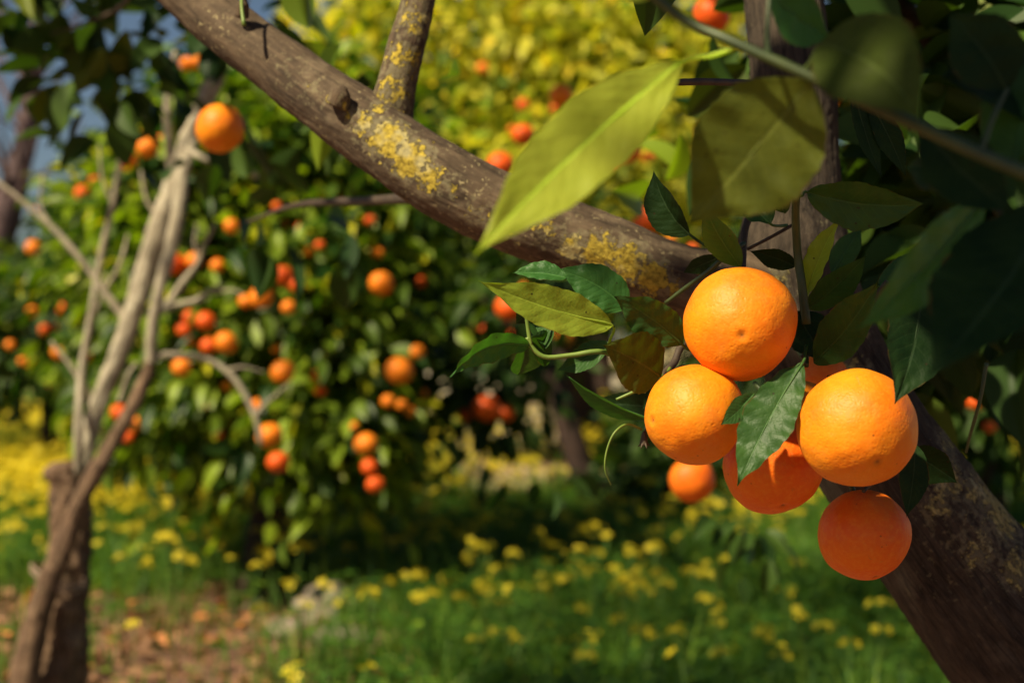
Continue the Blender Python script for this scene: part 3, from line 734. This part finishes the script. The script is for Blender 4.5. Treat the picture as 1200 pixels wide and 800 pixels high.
shade_t = [(P(1130, 300, .62), .10, 70), (P(1150, 150, .62), .10, 60), (P(1120, 680, 1.2), .10, 110), (P(1080, 720, 1.15), .06, 40), (P(1060, 60, .62), .07, 26), (P(1018, 645, .95), .032, 110),
           (P(1180, 450, .8), .10, 30), (P(100, 40, 2.5), .16, 40), (P(960, 200, 1.2), .06, 6)]
pos = []
for c, r, n in shade_t:
    for q in range(n):
        pos.append(np.array(c+SUN*random.uniform(.55, 1.25))+rng.normal(size=3)*r)
pos = np.array(pos); kk = keep_rays(pos); pos = pos[kk]
dd = rng.normal(size=pos.shape)*.6; dd[:, 2] -= .5
leaf_mass('crown', pos, dd, np.array(SUN)+rng.normal(size=pos.shape)*.35, rng.uniform(.08, .12, len(pos)), rng.uniform(.045, .06, len(pos)), M['crown_dark'], tree, HI)  # leaves added out of view along sun rays to shade the targets
nb = [(P(60, -5, 2.5), (.12, .12, .03), 3), (P(140, 15, 2.5), (.12, .12, .05), 4), (P(85, 75, 2.5), (.04, .1, .03), 2), (P(185, 75, 2.7), (.05, .1, .10), 3), (P(140, 105, 2.6), (.05, .1, .02), 2),
      (P(385, 262, 2.2), (.05, .08, .02), 2), (P(300, 262, 2.2), (.02, .05, .02), 1), (P(230, 15, 2.5), (.1, .1, .04), 3)]
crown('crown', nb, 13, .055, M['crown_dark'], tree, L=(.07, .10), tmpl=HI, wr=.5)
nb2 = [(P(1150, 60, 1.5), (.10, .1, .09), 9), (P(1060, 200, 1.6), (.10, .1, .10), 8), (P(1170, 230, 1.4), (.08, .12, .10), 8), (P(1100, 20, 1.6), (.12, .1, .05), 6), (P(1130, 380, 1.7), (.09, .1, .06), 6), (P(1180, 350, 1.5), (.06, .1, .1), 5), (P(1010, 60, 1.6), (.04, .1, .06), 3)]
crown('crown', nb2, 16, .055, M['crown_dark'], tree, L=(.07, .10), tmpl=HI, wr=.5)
nb3 = [(P(880, 615, 2.4), (.05, .06, .01), 2), (P(638, 545, 2.6), (.015, .03, .01), 1)]
crown('crown', nb3, 8, .035, M['crown_dark'], tree, L=(.05, .07), tmpl=HI, wr=.5)
nb3 = [(P(425, 75, 1.6), (.01, .03, .01), 1), (P(745, 225, 1.9), (.05, .1, .04), 2)]
crown('crown', nb3, 9, .045, M['crown'], tree, L=(.06, .09), tmpl=HI, wr=.5)
added_canopy = [(Vector((-.85, 2.7, 2.35)), (.75, .8, .25), 34), (Vector((.1, 3.0, 2.4)), (.7, .8, .25), 30), (Vector((-.2, 1.9, 2.2)), (.4, .4, .2), 10)]  # unseen leaf clumps added above to darken the near meadow
crown('crown', added_canopy, 18, .10, M['crown_dark'], tree, L=(.07, .11), clear=False)
tubes('branch', [([P(200, -25, 1.3), Vector((-.5, 1.6, 1.7)), Vector((-.7, 2.2, 2.1)), Vector((-.85, 2.8, 2.35))], [px(30), .022, .014, .006], 20, 10)], M['bark'], tree)
tubes('branch', [([P(860, -300, 1.4), Vector((.3, 1.9, 2.0)), Vector((.1, 2.7, 2.3))], [px(36), .022, .008], 20, 10)], M['bark'], tree)
over = [([P(860, -300, 1.4), Vector((.1, .8, 1.55)), Vector((-.1, .4, 1.5)), Vector((-.4, .2, 1.45))], [px(38), .016, .01, .004], 20, 8),
        ([P(60, -140, 1.38), Vector((-.7, 1.35, 1.5)), Vector((-1.2, 1.2, 1.7))], [px(26), .014, .005], 14, 8),
        ([P(200, -25, 1.3), P(170, -50, 1.7), P(140, 10, 2.3), P(60, 40, 2.5)], [.008, .006, .004, .002], 14, 8),
        ([P(905, -80, 1.3), P(1000, -40, 1.4), P(1100, 60, 1.5), P(1180, 200, 1.5), P(1150, 350, 1.6)], [.02, .014, .01, .007, .003], 24, 8),
        ([P(510, 230, 1.2), P(440, 235, 1.5), P(350, 240, 1.8), P(290, 260, 1.9)], [.006, .005, .004, .002], 14, 8)]
for s in over: tubes('twig', [s], M['twig_dark'], tree, bumpiness=.08, bscale=40)

# ------------------------------------------------------------------ the bleached sapling
SD = 3.1
sap = tag(empty('bare_sapling', (P(62, 895, SD).x, SD, 0)), 'bare bleached sapling with forking leafless stems rising from a dark tied stump at the left', 'tree')
def S(l, dd=0): return [P(a, b, SD+dd+(c[0] if c else 0)) for a, b, *c in l]
def sr(*w): return [x/FPX*SD/2 for x in w]
tubes('trunk', [(S([(64, 905), (70, 800), (78, 700), (82, 620), (82, 570), (78, 548), (77, 540)]), sr(66, 58, 52, 46, 42, 44, 34), 160, 48)], M['stump'], sap, bumpiness=.22, bscale=16, detail=.008)
tubes('stem', [(S([(18, 905, -.1), (28, 800, -.1), (48, 710, -.1), (78, 630, -.1), (100, 575, -.1), (140, 505, -.08), (168, 450, -.05), (178, 418, -.03)]), sr(40, 34, 28, 24, 20, 17, 15, 14), 120, 24)], M['stump'], sap, bumpiness=.09, bscale=20, detail=.002)
tubes('stem', [(S([(90, 590), (97, 540), (113, 480), (135, 425), (155, 370), (172, 315), (190, 260), (205, 215), (216, 175), (246, 100), (262, 60)]), sr(22, 22, 22, 22, 24, 26, 28, 27, 20, 17, 12), 200, 32)], M['bleached'], sap, bumpiness=.12, bscale=14, detail=.003)
tubes('stem', [(S([(178, 425, -.05), (178, 392, -.06), (187, 340, -.07), (198, 300, -.07), (208, 250, -.06), (215, 200, -.03), (228, 160)]), sr(12, 13, 14, 15, 16, 15, 10), 100, 20)], M['bleached'], sap, bumpiness=.12, bscale=18, detail=.002)
for l, w0, w1 in [([(92, 560, -.02), (92, 500, -.05), (95, 440), (105, 380), (118, 300), (132, 240), (142, 180), (150, 130)], 11, 5),
                  ([(150, 378), (125, 345), (98, 308), (60, 265), (25, 235), (-20, 200)], 10, 5),
                  ([(182, 368, -.05), (200, 352), (215, 330), (232, 308), (240, 285), (252, 262)], 11, 4),
                  ([(184, 366, -.05), (205, 358), (230, 352), (248, 340), (262, 334)], 9, 5),
                  ([(176, 416, -.04), (205, 416, -.05), (238, 420), (265, 434), (283, 455), (296, 480), (302, 498), (306, 520)], 9, 6),
                  ([(298, 488), (310, 474), (322, 464), (336, 452)], 6, 4),
                  ([(214, 172, -.06), (240, 186, -.2), (268, 192, -.3), (300, 206, -.35)], 8, 7),
                  ([(205, 225), (200, 190), (196, 140), (198, 100), (206, 60)], 13, 6),
                  ([(120, 345), (140, 310), (150, 275)], 5, 3), ([(60, 400), (90, 440), (110, 490)], 4, 6), ([(250, 345), (270, 340), (285, 345)], 4, 3),
                  ([(140, 470), (150, 440), (160, 425)], 7, 5), ([(105, 380), (118, 350), (124, 320)], 4, 2), ([(132, 240), (120, 210), (116, 170)], 4, 2), ([(60, 265), (48, 240), (50, 205)], 4, 2), ([(232, 308), (228, 285), (231, 262)], 4, 2), ([(265, 434), (285, 430), (310, 436)], 4, 2), ([(190, 260), (172, 235), (165, 200)], 6, 3), ([(113, 480), (100, 450), (82, 430)], 5, 2), ([(222, 165), (240, 130), (258, 95), (282, 20), (300, -40)], 12, 5)]:
    pp = S(l); tubes('branch', [(pp, [(w0+(w1-w0)*i/(len(pp)-1))/FPX*SD/2 for i in range(len(pp))], 30, 10)], M['bleached'], sap, bumpiness=.15, bscale=18)
ring = [P(74, 678, SD-.05)+Vector((math.cos(a)*.052-.012, math.sin(a)*.065, .006*math.sin(a*2)-.02*math.cos(a))) for a in np.linspace(0, 6.283, 20)]
tubes('tie_wire', [(ring, [.003]*20, 60, 6), ([r_+Vector((0, 0, .012)) for r_ in ring], [.003]*20, 60, 6)], M['wire'], sap)

# ------------------------------------------------------------------ trees behind
def bg_tree(loc, label, blobs, per, sigma, mk, trunk, bark, nl=8, L=(.07, .11), wr=.5, name='orange_tree', cat='tree', group='orchard trees', r0=.03):
    t = tag(empty(name, (loc[0], loc[1], 0)), label, cat, group)
    pts, rad = trunk
    tubes('trunk', [(pts, rad, 60, 20)], M[bark], t, bumpiness=.1, bscale=9, detail=.004)
    for s in limb_specs(pts[-1], blobs, nl, r0): tubes('limb', [s], M[bark], t, bumpiness=.08, bscale=20)
    crown('crown', blobs, per, sigma, M[mk], t, L=L, wr=wr)
    return t
# fruiting tree behind the sapling
b3 = [(P(320, 340, 5.1), (.52, .42, .62), 170), (P(430, 300, 5.2), (.28, .5, .4), 70), (P(400, 440, 5.0), (.2, .4, .36), 60), (P(250, 270, 5.2), (.36, .38, .45), 90), (P(400, 200, 5.3), (.45, .35, .35), 56), (P(160, 330, 5.7), (.3, .4, .5), 70), (P(400, 525, 4.9), (.16, .3, .12), 22), (P(230, 460, 5.2), (.36, .4, .18), 46), (P(290, 140, 5.6), (.2, .5, .22), 22)]
bg_tree((-1.0, 5.5), 'leafy sunlit tree full of oranges behind the bare sapling', b3, 28, .085, 'crown',
        ([Vector((-1.0, 5.6, -.05)), Vector((-.95, 5.6, .4)), Vector((-1.0, 5.6, .9))], [.09, .07, .05]), 'dark_bark', 14, r0=.035)
# dark tree in the middle
TD = 7.0
b4 = [(P(700, 335, 8.4), (.7, .6, .30), 46), (P(570, 365, 8.2), (.36, .6, .32), 46), (P(600, 310, 8.3), (.65, .6, .3), 44), (P(780, 555, 6.8), (.16, .3, .26), 48), (P(850, 420, 8.2), (.35, .4, .28), 32), (P(520, 330, 8.), (.4, .5, .3), 36), (P(580, 462, 5.3), (.11, .15, .08), 10), (P(610, 352, 4.7), (.09, .12, .07), 8)]
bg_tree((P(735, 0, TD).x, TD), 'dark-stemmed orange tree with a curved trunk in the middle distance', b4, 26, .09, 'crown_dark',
        ([Vector((P(760, 0, TD).x, TD, -.05)), P(735, 612, TD), P(695, 570, TD), P(672, 520, TD), P(655, 465, TD), P(635, 420, TD), P(615, 370, TD)], [.13, .11, .075, .065, .06, .055, .04]), 'dark_bark', 8, r0=.04)
# foliage over the limb, sun glow put into its golden leaf colour
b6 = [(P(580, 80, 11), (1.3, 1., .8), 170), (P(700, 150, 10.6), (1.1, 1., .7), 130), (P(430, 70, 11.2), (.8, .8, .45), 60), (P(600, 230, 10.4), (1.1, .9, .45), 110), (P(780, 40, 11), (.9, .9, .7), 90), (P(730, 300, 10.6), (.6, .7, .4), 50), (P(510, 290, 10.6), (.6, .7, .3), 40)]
bg_tree((.1, 11.6), 'tree rising above the thick limb, sun glow painted into its golden-green leaves', b6, 26, .13, 'crown_glow',
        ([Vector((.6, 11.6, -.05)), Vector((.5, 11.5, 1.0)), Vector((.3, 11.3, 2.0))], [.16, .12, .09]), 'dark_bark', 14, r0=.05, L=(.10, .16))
# low trees at the far left
b5 = [(P(60, 370, 9), (.8, .6, .42), 80), (P(160, 400, 9.2), (.6, .5, .32), 50), (P(-60, 350, 9), (.8, .7, .7), 60)]
bg_tree((P(60, 0, 9).x, 9), 'low dark orange tree at the far left edge', b5, 26, .11, 'crown_dark', ([Vector((-2.9, 9, -.05)), Vector((-2.9, 9, .5)), Vector((-2.9, 9, .9))], [.1, .08, .06]), 'dark_bark', 8)
b5b = [(P(140, 280, 6.8), (.14, .5, .25), 26), (P(160, 190, 6.5), (.12, .3, .2), 9), (P(205, 130, 6.3), (.12, .3, .2), 8), (P(110, 350, 6.8), (.2, .3, .2), 18), (P(30, 370, 7.4), (.35, .3, .2), 24)]
bg_tree((P(130, 0, 6.9).x, 6.9), 'tall dark tree left of the fruiting tree, sky showing beside it', b5b, 26, .10, 'crown_dark', ([Vector((-2.0, 6.9, -.05)), Vector((-1.95, 6.9, .6)), Vector((-1.9, 6.9, 1.2))], [.1, .08, .05]), 'dark_bark', 8)
# trees beyond the trunk
b7 = [(P(1130, 430, 5.8), (.35, .5, .28), 60), (P(1200, 420, 5.6), (.35, .5, .35), 50), (P(1060, 400, 6.4), (.4, .5, .3), 40), (P(1120, 300, 6), (.6, .5, .4), 60), (P(1000, 300, 6.5), (.5, .5, .5), 50)]
bg_tree((P(1150, 0, 6.2).x, 6.3), 'dark orange tree seen beyond the leaning trunk at the right', b7, 24, .09, 'crown_dark', ([Vector((2.1, 6.3, -.05)), Vector((2.1, 6.3, .5)), Vector((2.05, 6.2, .9))], [.1, .08, .06]), 'dark_bark', 8)
# further row, closing the horizon
far_lab = ['hazy green tree far behind the low left trees', 'distant round tree behind the fruiting tree', 'distant green tree behind the curved dark trunk', 'distant tree directly behind the orange cluster', 'far tree at the right beyond the trunk', 'tall distant tree behind the golden foliage']
for i, (x, y, z, r, h) in enumerate([(-7.5, 17, 1.0, 2.0, .7), (-3.3, 16, 1.1, 2.0, .7), (1.1, 19, 2.5, 2.1, 1.3), (3.7, 15, 1.7, 1.9, 1.5), (7.6, 15, 2.0, 2.2, 2), (-.9, 24, 3.4, 2.6, 2.4)]):
    bg_tree((x, y), far_lab[i], [((x, y, z), (r, 1.4, h), 190), ((x+.6, y-.6, z+.5), (r*.6, 1.0, h*.7), 70)], 14, .17, 'crown' if i in (1, 2, 5) else 'crown_dark',
            ([Vector((x, y, -.05)), Vector((x+.1, y, z*.5)), Vector((x, y, z))], [.2, .15, .1]), 'dark_bark', 6, L=(.14, .22), r0=.06)
# bare purplish tree against the sky
bare = tag(empty('bare_tree', (-3.5, 8.2, 0)), 'bare purplish-brown tree with thin branches against the blue sky at upper left', 'tree')
tubes('trunk', [([Vector((-3.55, 8.2, -.05)), P(-40, 420, 8.2), P(5, 260, 8.2), P(30, 160, 8.2), P(45, 40, 8.2), P(55, -60, 8.2)], [.12, .11, .09, .06, .04, .02], 60, 16)], M['purple_bark'], bare, bumpiness=.1, bscale=9)
for q in range(34):
    a = random.choice([(5, 260), (18, 210), (30, 160), (38, 100), (45, 40)]); st = P(*a, 8.2)
    e = P(a[0]+random.uniform(-90, 110), a[1]-random.uniform(40, 190), 8.2+random.uniform(-.4, .4))
    m1 = st.lerp(e, .5)+Vector((random.uniform(-.1, .1), 0, random.uniform(-.12, .05)))
    w0 = random.uniform(.008, .028); tubes('branch', [([st, m1, e], [w0, w0*.6, w0*.25], 12, 6)], M['purple_bark'], bare)

# pale garden wall glimpsed beyond the trees
wall_v = []
def box_mesh(name, lo, hi, m, parent=None):
    x0, y0, z0 = lo; x1, y1, z1 = hi
    V = [(x0, y0, z0), (x1, y0, z0), (x1, y1, z0), (x0, y1, z0), (x0, y0, z1), (x1, y0, z1), (x1, y1, z1), (x0, y1, z1)]
    return raw_mesh(name, V, [np.array([[0, 1, 5, 4], [1, 2, 6, 5], [2, 3, 7, 6], [3, 0, 4, 7], [4, 5, 6, 7], [3, 2, 1, 0]])], m, parent, smooth=False)
gw = tag(empty('garden_wall', (0, 21, 0)), 'low pale plastered wall glimpsed far off between the trunks', 'wall')
box_mesh('wall', (-6, 21, -.1), (8, 21.25, .55), M['wall'], gw); box_mesh('coping', (-6.03, 20.96, .553), (8.03, 21.29, .62), M['stone'], gw)

# ------------------------------------------------------------------ meadow
def scr(x, y, z): return 600+x/y*FPX, 400-(z-H)/y*FPX
def veg_density(x, y):
    """how thickly grass and clover cover the ground, 0..1"""
    n = np.array([mnoise.noise(Vector((a*.9, b*.9, 3.3))) for a, b in zip(x, y)])
    n2 = np.array([mnoise.noise(Vector((a*2.6, b*2.6, 9.3))) for a, b in zip(x, y)])
    d = .85+.5*n+.3*n2
    soil = (1/(1+np.exp((x+.40-.05*(y-4))*7)))*(1/(1+np.exp((y-5.6)*4)))      # bare earth near left
    d -= 1.0*soil
    sand = np.exp(-((x-.05)/.75)**2)*(1/(1+np.exp(-(y-8.2)*2.5)))               # bare track in the middle distance
    d -= 1.1*sand
    d += .3*np.exp(-((x+2.6)/1.5)**2-((y-8.5)/3)**2)
    return np.clip(d, .03, 1)
def scatter(n, y0, y1, marg=.5, bias=1.0):
    y = y0+(y1-y0)*rng.random(n)**bias
    x = rng.uniform(-1, 1, n)*(.40*y+marg)
    k = rng.random(n) < veg_density(x, y)
    return x[k], y[k]
def blades(name, sets, m):
    Vs, Fs, off = [], [], 0
    for n, y0, y1, h, wd in sets:
        x, y = scatter(n, y0, y1); n = len(x)
        a = rng.uniform(0, 6.283, n); lean = rng.uniform(.1, .9, n); hh = rng.uniform(h[0], h[1], n)*np.array([1+.55*mnoise.noise(Vector((a_*1.8, b_*1.8, 1.1))) for a_, b_ in zip(x, y)])
        ww = wd*rng.uniform(.6, 1.4, n); fa = rng.uniform(0, 3.14, n)
        z = gz(x, y)-.01
        bp = np.stack([x, y, z], -1); ld_ = np.stack([np.cos(a), np.sin(a), 0*a], -1); sd = np.stack([np.cos(fa), np.sin(fa), 0*a], -1)
        up = np.array([0, 0, 1.])
        p0, p1, p2 = bp, bp+up*hh[:, None]*.55+ld_*(hh*lean*.22)[:, None], bp+up*(hh*(1-.35*lean))[:, None]+ld_*(hh*lean*.75)[:, None]
        V = np.stack([p0-sd*ww[:, None]/2, p0+sd*ww[:, None]/2, p1+sd*ww[:, None]*.45, p1-sd*ww[:, None]*.45, p2], 1)
        o = np.arange(n)[:, None]*5+off
        Fs.append(np.concatenate([o+[0, 1, 2], o+[0, 2, 3], o+[3, 2, 4]])); Vs.append(V.reshape(-1, 3)); off += n*5
    o = raw_mesh(name, np.concatenate(Vs), [np.concatenate(Fs)], m)
    return o
g = blades('grass', [(60000, 2.3, 7, (.10, .30), .006), (42000, 6.5, 14, (.12, .30), .010), (20000, 13, 30, (.15, .35), .022)], M['grass'])
tag(g, 'green grass growing among the yellow flowers', 'grass', kind='stuff')
# clover-like leaves under the flowers
x, y = np.concatenate([np.stack(scatter(38000, 2.3, 7)), np.stack(scatter(26000, 6.5, 15))], 1)
n = len(x); hh = rng.uniform(.05, .19, n); ang = rng.uniform(0, 6.283, n)
pos = np.repeat(np.stack([x, y, gz(x, y)+hh], -1), 3, 0); aa = np.repeat(ang, 3)+np.tile([0, 2.094, 4.189], n)
dr = np.stack([np.cos(aa), np.sin(aa), rng.uniform(-.4, .25, 3*n)], -1)
tri = np.array([[0, 0, 0], [.9, .55, .12], [.75, 0, -.05], [.9, -.55, .12]]); sc = np.repeat(rng.uniform(.014, .026, n)*(1+.06*y), 3)
xx = norm(dr); yy = norm(np.cross([0, 0, 1.], xx)); zz = np.cross(xx, yy)
V = pos[:, None]+(xx[:, None]*tri[None, :, 0:1]+yy[:, None]*tri[None, :, 1:2]+zz[:, None]*tri[None, :, 2:3])*sc[:, None, None]
o_ = np.arange(3*n)[:, None]*4
cv = raw_mesh('clover_leaves', V.reshape(-1, 3), [np.concatenate([o_+[0, 2, 1], o_+[0, 3, 2]])], M['cover'])
tag(cv, 'dense clover-like green leaves covering the meadow floor', 'ground cover', kind='stuff')

# flowers
def flower_data(nf, h, seed, spread=.035):
    r = random.Random(seed); top = Vector((r.uniform(-.04, .04), r.uniform(-.04, .04), h))
    st = [([Vector((0, 0, -.02)), Vector((top.x*.3, top.y*.3, h*.5)), top], [.0022, .0018, .0014], 6, 4)]
    pet = []
    for q in range(nf):
        d = Vector((r.uniform(-1, 1), r.uniform(-1, 1), r.uniform(.25, .9))).normalized(); c = top+d*spread*r.uniform(.5, 1.2)
        st.append(([top, top.lerp(c, .5)+Vector((0, 0, .003)), c], [.0011, .0011, .001], 4, 4))
        ax = (d+Vector((0, -.25, .3))).normalized(); s = ax.orthogonal().normalized(); b = ax.cross(s)
        R0 = r.uniform(.012, .016); op = r.uniform(.5, 1.0)
        vv = []; 
        for k in range(5):
            a0 = k*1.2566
            for (rr, da, hz) in ((.15, 0, 0), (.75, -.42, .42), (1.05, -.22, .5), (1.05, .22, .5), (.75, .42, .42)):
                a = a0+da; vv.append(c+(s*math.cos(a)+b*math.sin(a))*R0*rr*(.6+.4*op)+ax*R0*hz*(1.4-op))
        pet.append(np.array([tuple(v) for v in vv]))
    sd = merge([tube_data(s[0], s[1], s[2], s[3]) for s in st])
    PF = np.array([[5*k, 5*k+1, 5*k+2, 5*k+3, 5*k+4] for k in range(5)])
    return sd, pet, PF
def flower_mesh(nf, h, seed):
    (V, F, B), pet, PF = flower_data(nf, h, seed)
    nfc = sum(len(f) for f in F); off = len(V); Fp = []
    for p in pet: Fp.append(PF+off); V = np.concatenate([V, p]); off += len(p)
    o = raw_mesh('yellow_wildflower', V, F+[np.concatenate(Fp)], M['stem'], extra_mats=[M['petal']], mat_idx=[0]*nfc+[1]*(5*len(pet)), smooth=False)
    me = o.data; bpy.data.objects.remove(o); return me
# nearest flowers stand apart with their own parts
NEARF = [(687, 757, 'yellow wildflower cluster nearest the camera at bottom centre', 6), (750, 742, 'wide yellow wildflower cluster right of the nearest one', 7), (814, 774, 'small yellow wildflower almost at the bottom edge', 2),
 (822, 711, 'bright yellow wildflower just below the lower orange cluster gap', 4), (763, 692, 'yellow wildflower pair above the wide cluster', 4), (800, 679, 'yellow wildflower standing left below the lone shaded orange', 3),
 (992, 763, 'dim yellow wildflower beside the foot of the leaning trunk', 3), (1040, 747, 'yellow wildflower right beside the dark leaning trunk', 3), (846, 668, 'yellow wildflower under the dark low leaves', 3),
 (480, 680, 'yellow wildflower alone in dark grass at centre left', 3), (728, 652, 'yellow wildflower below the small soft-focus orange', 4), (756, 625, 'tall yellow wildflower directly under the small soft-focus orange', 6),
 (270, 665, 'yellow wildflower alone at the edge of the bare earth', 2), (350, 690, 'yellow wildflowers over the pale stones, left clump', 4), (393, 690, 'yellow wildflowers over the pale stones, right clump', 4),
 (342, 645, 'group of yellow wildflowers left of the dark grass', 5), (184, 632, 'yellow wildflowers just right of the dark stump', 5), (110, 666, 'single yellow wildflower close by the tied stump', 1),
 (339, 790, 'yellow wildflower at the bottom edge amid stones', 3), (408, 790, 'tiny yellow wildflower at the bottom edge right of the stones', 2), (42, 643, 'yellow wildflower left of the tied stump', 1), (930, 700, 'yellow wildflower left of the lone shaded orange shadow', 3)]
for i, (fx, fy, lab, nf) in enumerate(NEARF):
    h = random.uniform(.2, .27); d = (H-h)*FPX/(fy-400); c = P(fx, fy, d)
    (V, F, B), pet, PF = flower_data(nf, h, 100+i, .03)
    f = tag(empty('yellow_wildflower', (c.x, d, 0)), lab, 'flower', 'nearest yellow wildflowers')
    T0 = np.array([c.x, d, 0])
    raw_mesh('stem', V+T0, F, M['stem'], f)
    for p in pet: raw_mesh('blossom', p+T0, [PF], M['petal'], f, smooth=False)
protos = [flower_mesh(random.choice([3, 4, 5, 7, 8]), random.uniform(.18, .30), 500+i) for i in range(12)]
def fl_density(x, y):
    n = np.array([mnoise.noise(Vector((a*1.1+5, b*1.1, 7.7))) for a, b in zip(x, y)])
    d = .42+.9*n
    d += .55*np.exp(-((x+2.2)/1.6)**2-((y-8.0)/2.6)**2)
    d *= 1-.95*(1/(1+np.exp((x+.40-.05*(y-4))*7)))*(1/(1+np.exp((y-5.3)*4)))
    d *= 1-.75*np.exp(-((x-.05)/.6)**2)*(1/(1+np.exp(-(y-8.6)*2.5)))
    return np.clip(d, 0, 1)
y = 3.2+10*rng.random(11000)**.75; x = rng.uniform(-1, 1, 11000)*.37*y; k = rng.random(11000) < fl_density(x, y)*np.clip((y-2.3)/5, .15, .75)
x, y = x[k], y[k]; o_ = np.argsort(y); x, y = x[o_], y[o_]
LB = [(100, 'yellow wildflower in the flowering band left of the sapling stem', 'yellow flowers left of the sapling'),
      (250, 'yellow wildflower just right of the dark tied stump', 'yellow flowers right of the stump'),
      (380, 'yellow wildflower in the grass above the pale stones', 'yellow flowers above the stones'),
      (520, 'yellow wildflower in the grass below the fruiting tree right skirt', 'yellow flowers below the fruiting tree'),
      (660, 'yellow wildflower in the middle of the meadow in front of the sandy track', 'yellow flowers before the sandy track'),
      (800, 'yellow wildflower in the grass below the dark curved tree', 'yellow flowers below the dark tree'),
      (960, 'yellow wildflower in the shaded grass under the orange cluster', 'yellow flowers under the cluster'),
      (9999, 'yellow wildflower close to the leaning trunk at the right', 'yellow flowers by the leaning trunk')]
for i in range(min(270, len(x))):
    o = bpy.data.objects.new('yellow_wildflower', protos[i % 12]); COL.objects.link(o)
    o.location = (x[i], y[i], float(gz(x[i], y[i]))); o.rotation_euler.z = random.uniform(0, 6.28); s = random.uniform(.75, 1.1); o.scale = (s, s, s)
    u, v = scr(x[i], y[i], .2); q = next(z for z in range(8) if u < LB[z][0])
    tag(o, LB[q][1], 'flower', LB[q][2])
# the rest of the flowers, beyond counting
rest = list(zip(x[270:], y[270:]))
yy_ = rng.uniform(6.5, 15, 5200); xx_ = rng.uniform(-.42, -.1, 5200)*yy_-.2; kk = rng.random(5200) < fl_density(xx_, yy_)*.62
rest += list(zip(xx_[kk], yy_[kk]))
yy_ = rng.uniform(8, 18, 2000); xx_ = rng.uniform(-.18, .42, 2000)*yy_; kk = rng.random(2000) < (fl_density(xx_, yy_)*.7+.06)
rest += list(zip(xx_[kk], yy_[kk]))
pm = []
for me in protos[:6]:
    V = np.zeros(len(me.vertices)*3, np.float32); me.vertices.foreach_get('co', V); V = V.reshape(-1, 3)
    pf = np.array([list(p.vertices) for p in me.polygons if p.material_index == 1]); vi = np.unique(pf)
    mp = -np.ones(len(V), int); mp[vi] = np.arange(len(vi)); pm.append((V[vi], mp[pf]))
Vs, Fs, off = [], [], 0
for i, (a, b) in enumerate(rest):
    V, F = pm[i % 6]; t = random.uniform(0, 6.28); s = random.uniform(.8, 1.2)*(1+.03*b); cs, sn = math.cos(t)*s, math.sin(t)*s
    W = np.stack([V[:, 0]*cs-V[:, 1]*sn+a, V[:, 0]*sn+V[:, 1]*cs+b, V[:, 2]*min(s, 1.1)+.0], -1)
    Vs.append(W); Fs.append(F+off); off += len(W)
fo = raw_mesh('flower_carpet', np.concatenate(Vs), [np.concatenate(Fs)], M['petal'], smooth=False)
tag(fo, 'distant carpet of countless small yellow flowers', 'flowers', kind='stuff')

# stones and litter on the bare earth
def stone(px_, py_, w_, h_, mkey, label, seed):
    d = H*FPX/(py_-400); c = P(px_, py_, d); r = w_/FPX*d/2; rz = h_/FPX*d/2
    nu, nv = 28, 16; V = []
    for j in range(nv+1):
        th = math.pi*j/nv
        for i in range(nu):
            ph = 2*math.pi*i/nu; v = Vector((math.sin(th)*math.cos(ph), math.sin(th)*math.sin(ph), math.cos(th)))
            k = 1+.35*mnoise.noise(v*1.6+Vector((seed*3.3, 0, 0)))+.12*mnoise.noise(v*5+Vector((seed, 0, 0)))
            k = min(k, 1.08); V.append((v.x*r*k, v.y*r*.8*k, v.z*rz*k))
    V = np.array(V); i = np.arange(nv)[:, None]*nu; k = np.arange(nu)[None]
    F = np.stack([i+k, i+nu+k, i+nu+(k+1) % nu, i+(k+1) % nu], -1).reshape(-1, 4)
    o = raw_mesh('stone', V, [F], M[mkey]); o.location = (c.x, d, rz*.55); o.rotation_euler.z = seed
    tag(o, label, 'stone', 'stones on the bare earth')
for i, (a, b, c_, d_, mk, lb) in enumerate([(385, 725, 92, 52, 'stone', 'largest pale stone on the bare earth at lower left'), (335, 748, 60, 32, 'stone', 'pale stone left of the largest one'), (402, 758, 74, 34, 'stone', 'flat pale stone below the largest one'),
    (458, 770, 60, 44, 'stone_red', 'rounded reddish stone at the edge of the grass'), (330, 765, 34, 18, 'stone_red', 'small reddish stone left of the pale ones'), (425, 735, 34, 20, 'stone', 'small pale stone right of the largest one'),
    (290, 752, 30, 14, 'stone', 'small flat stone on reddish earth'), (250, 770, 34, 14, 'stone_red', 'reddish stone near the bottom edge at left'), (370, 775, 40, 18, 'stone_red', 'low reddish stone below the pale group'),
    (440, 790, 36, 18, 'stone', 'pale stone cut by the bottom edge'), (180, 745, 26, 12, 'stone_red', 'small stone right of the stump foot'), (300, 712, 26, 12, 'stone', 'small pale stone furthest up the bare earth')]):
    stone(a, b, c_, d_, mk, lb, i+1)
n = 2000; y = rng.uniform(3.3, 6.6, n); x = rng.uniform(-.42, .0, n)*y
x2 = rng.uniform(-.1, .42, 900)*6; y2 = rng.uniform(7, 12, 900); x = np.concatenate([x, x2]); y = np.concatenate([y, y2]); n = len(x)
pos = np.stack([x, y, gz(x, y)+rng.uniform(.004, .03, n)], -1); dr = rng.normal(size=(n, 3)); dr[:, 2] *= .25
nm = rng.normal(size=(n, 3))*.4; nm[:, 2] += 1; Ls = rng.uniform(.035, .08, n)
lt = leaf_mass('leaf_litter', pos, dr, nm, Ls, Ls*.5, M['litter'], None, LOW)
tag(lt, 'dry tan leaves littering the bare reddish earth', 'leaf litter', kind='stuff')
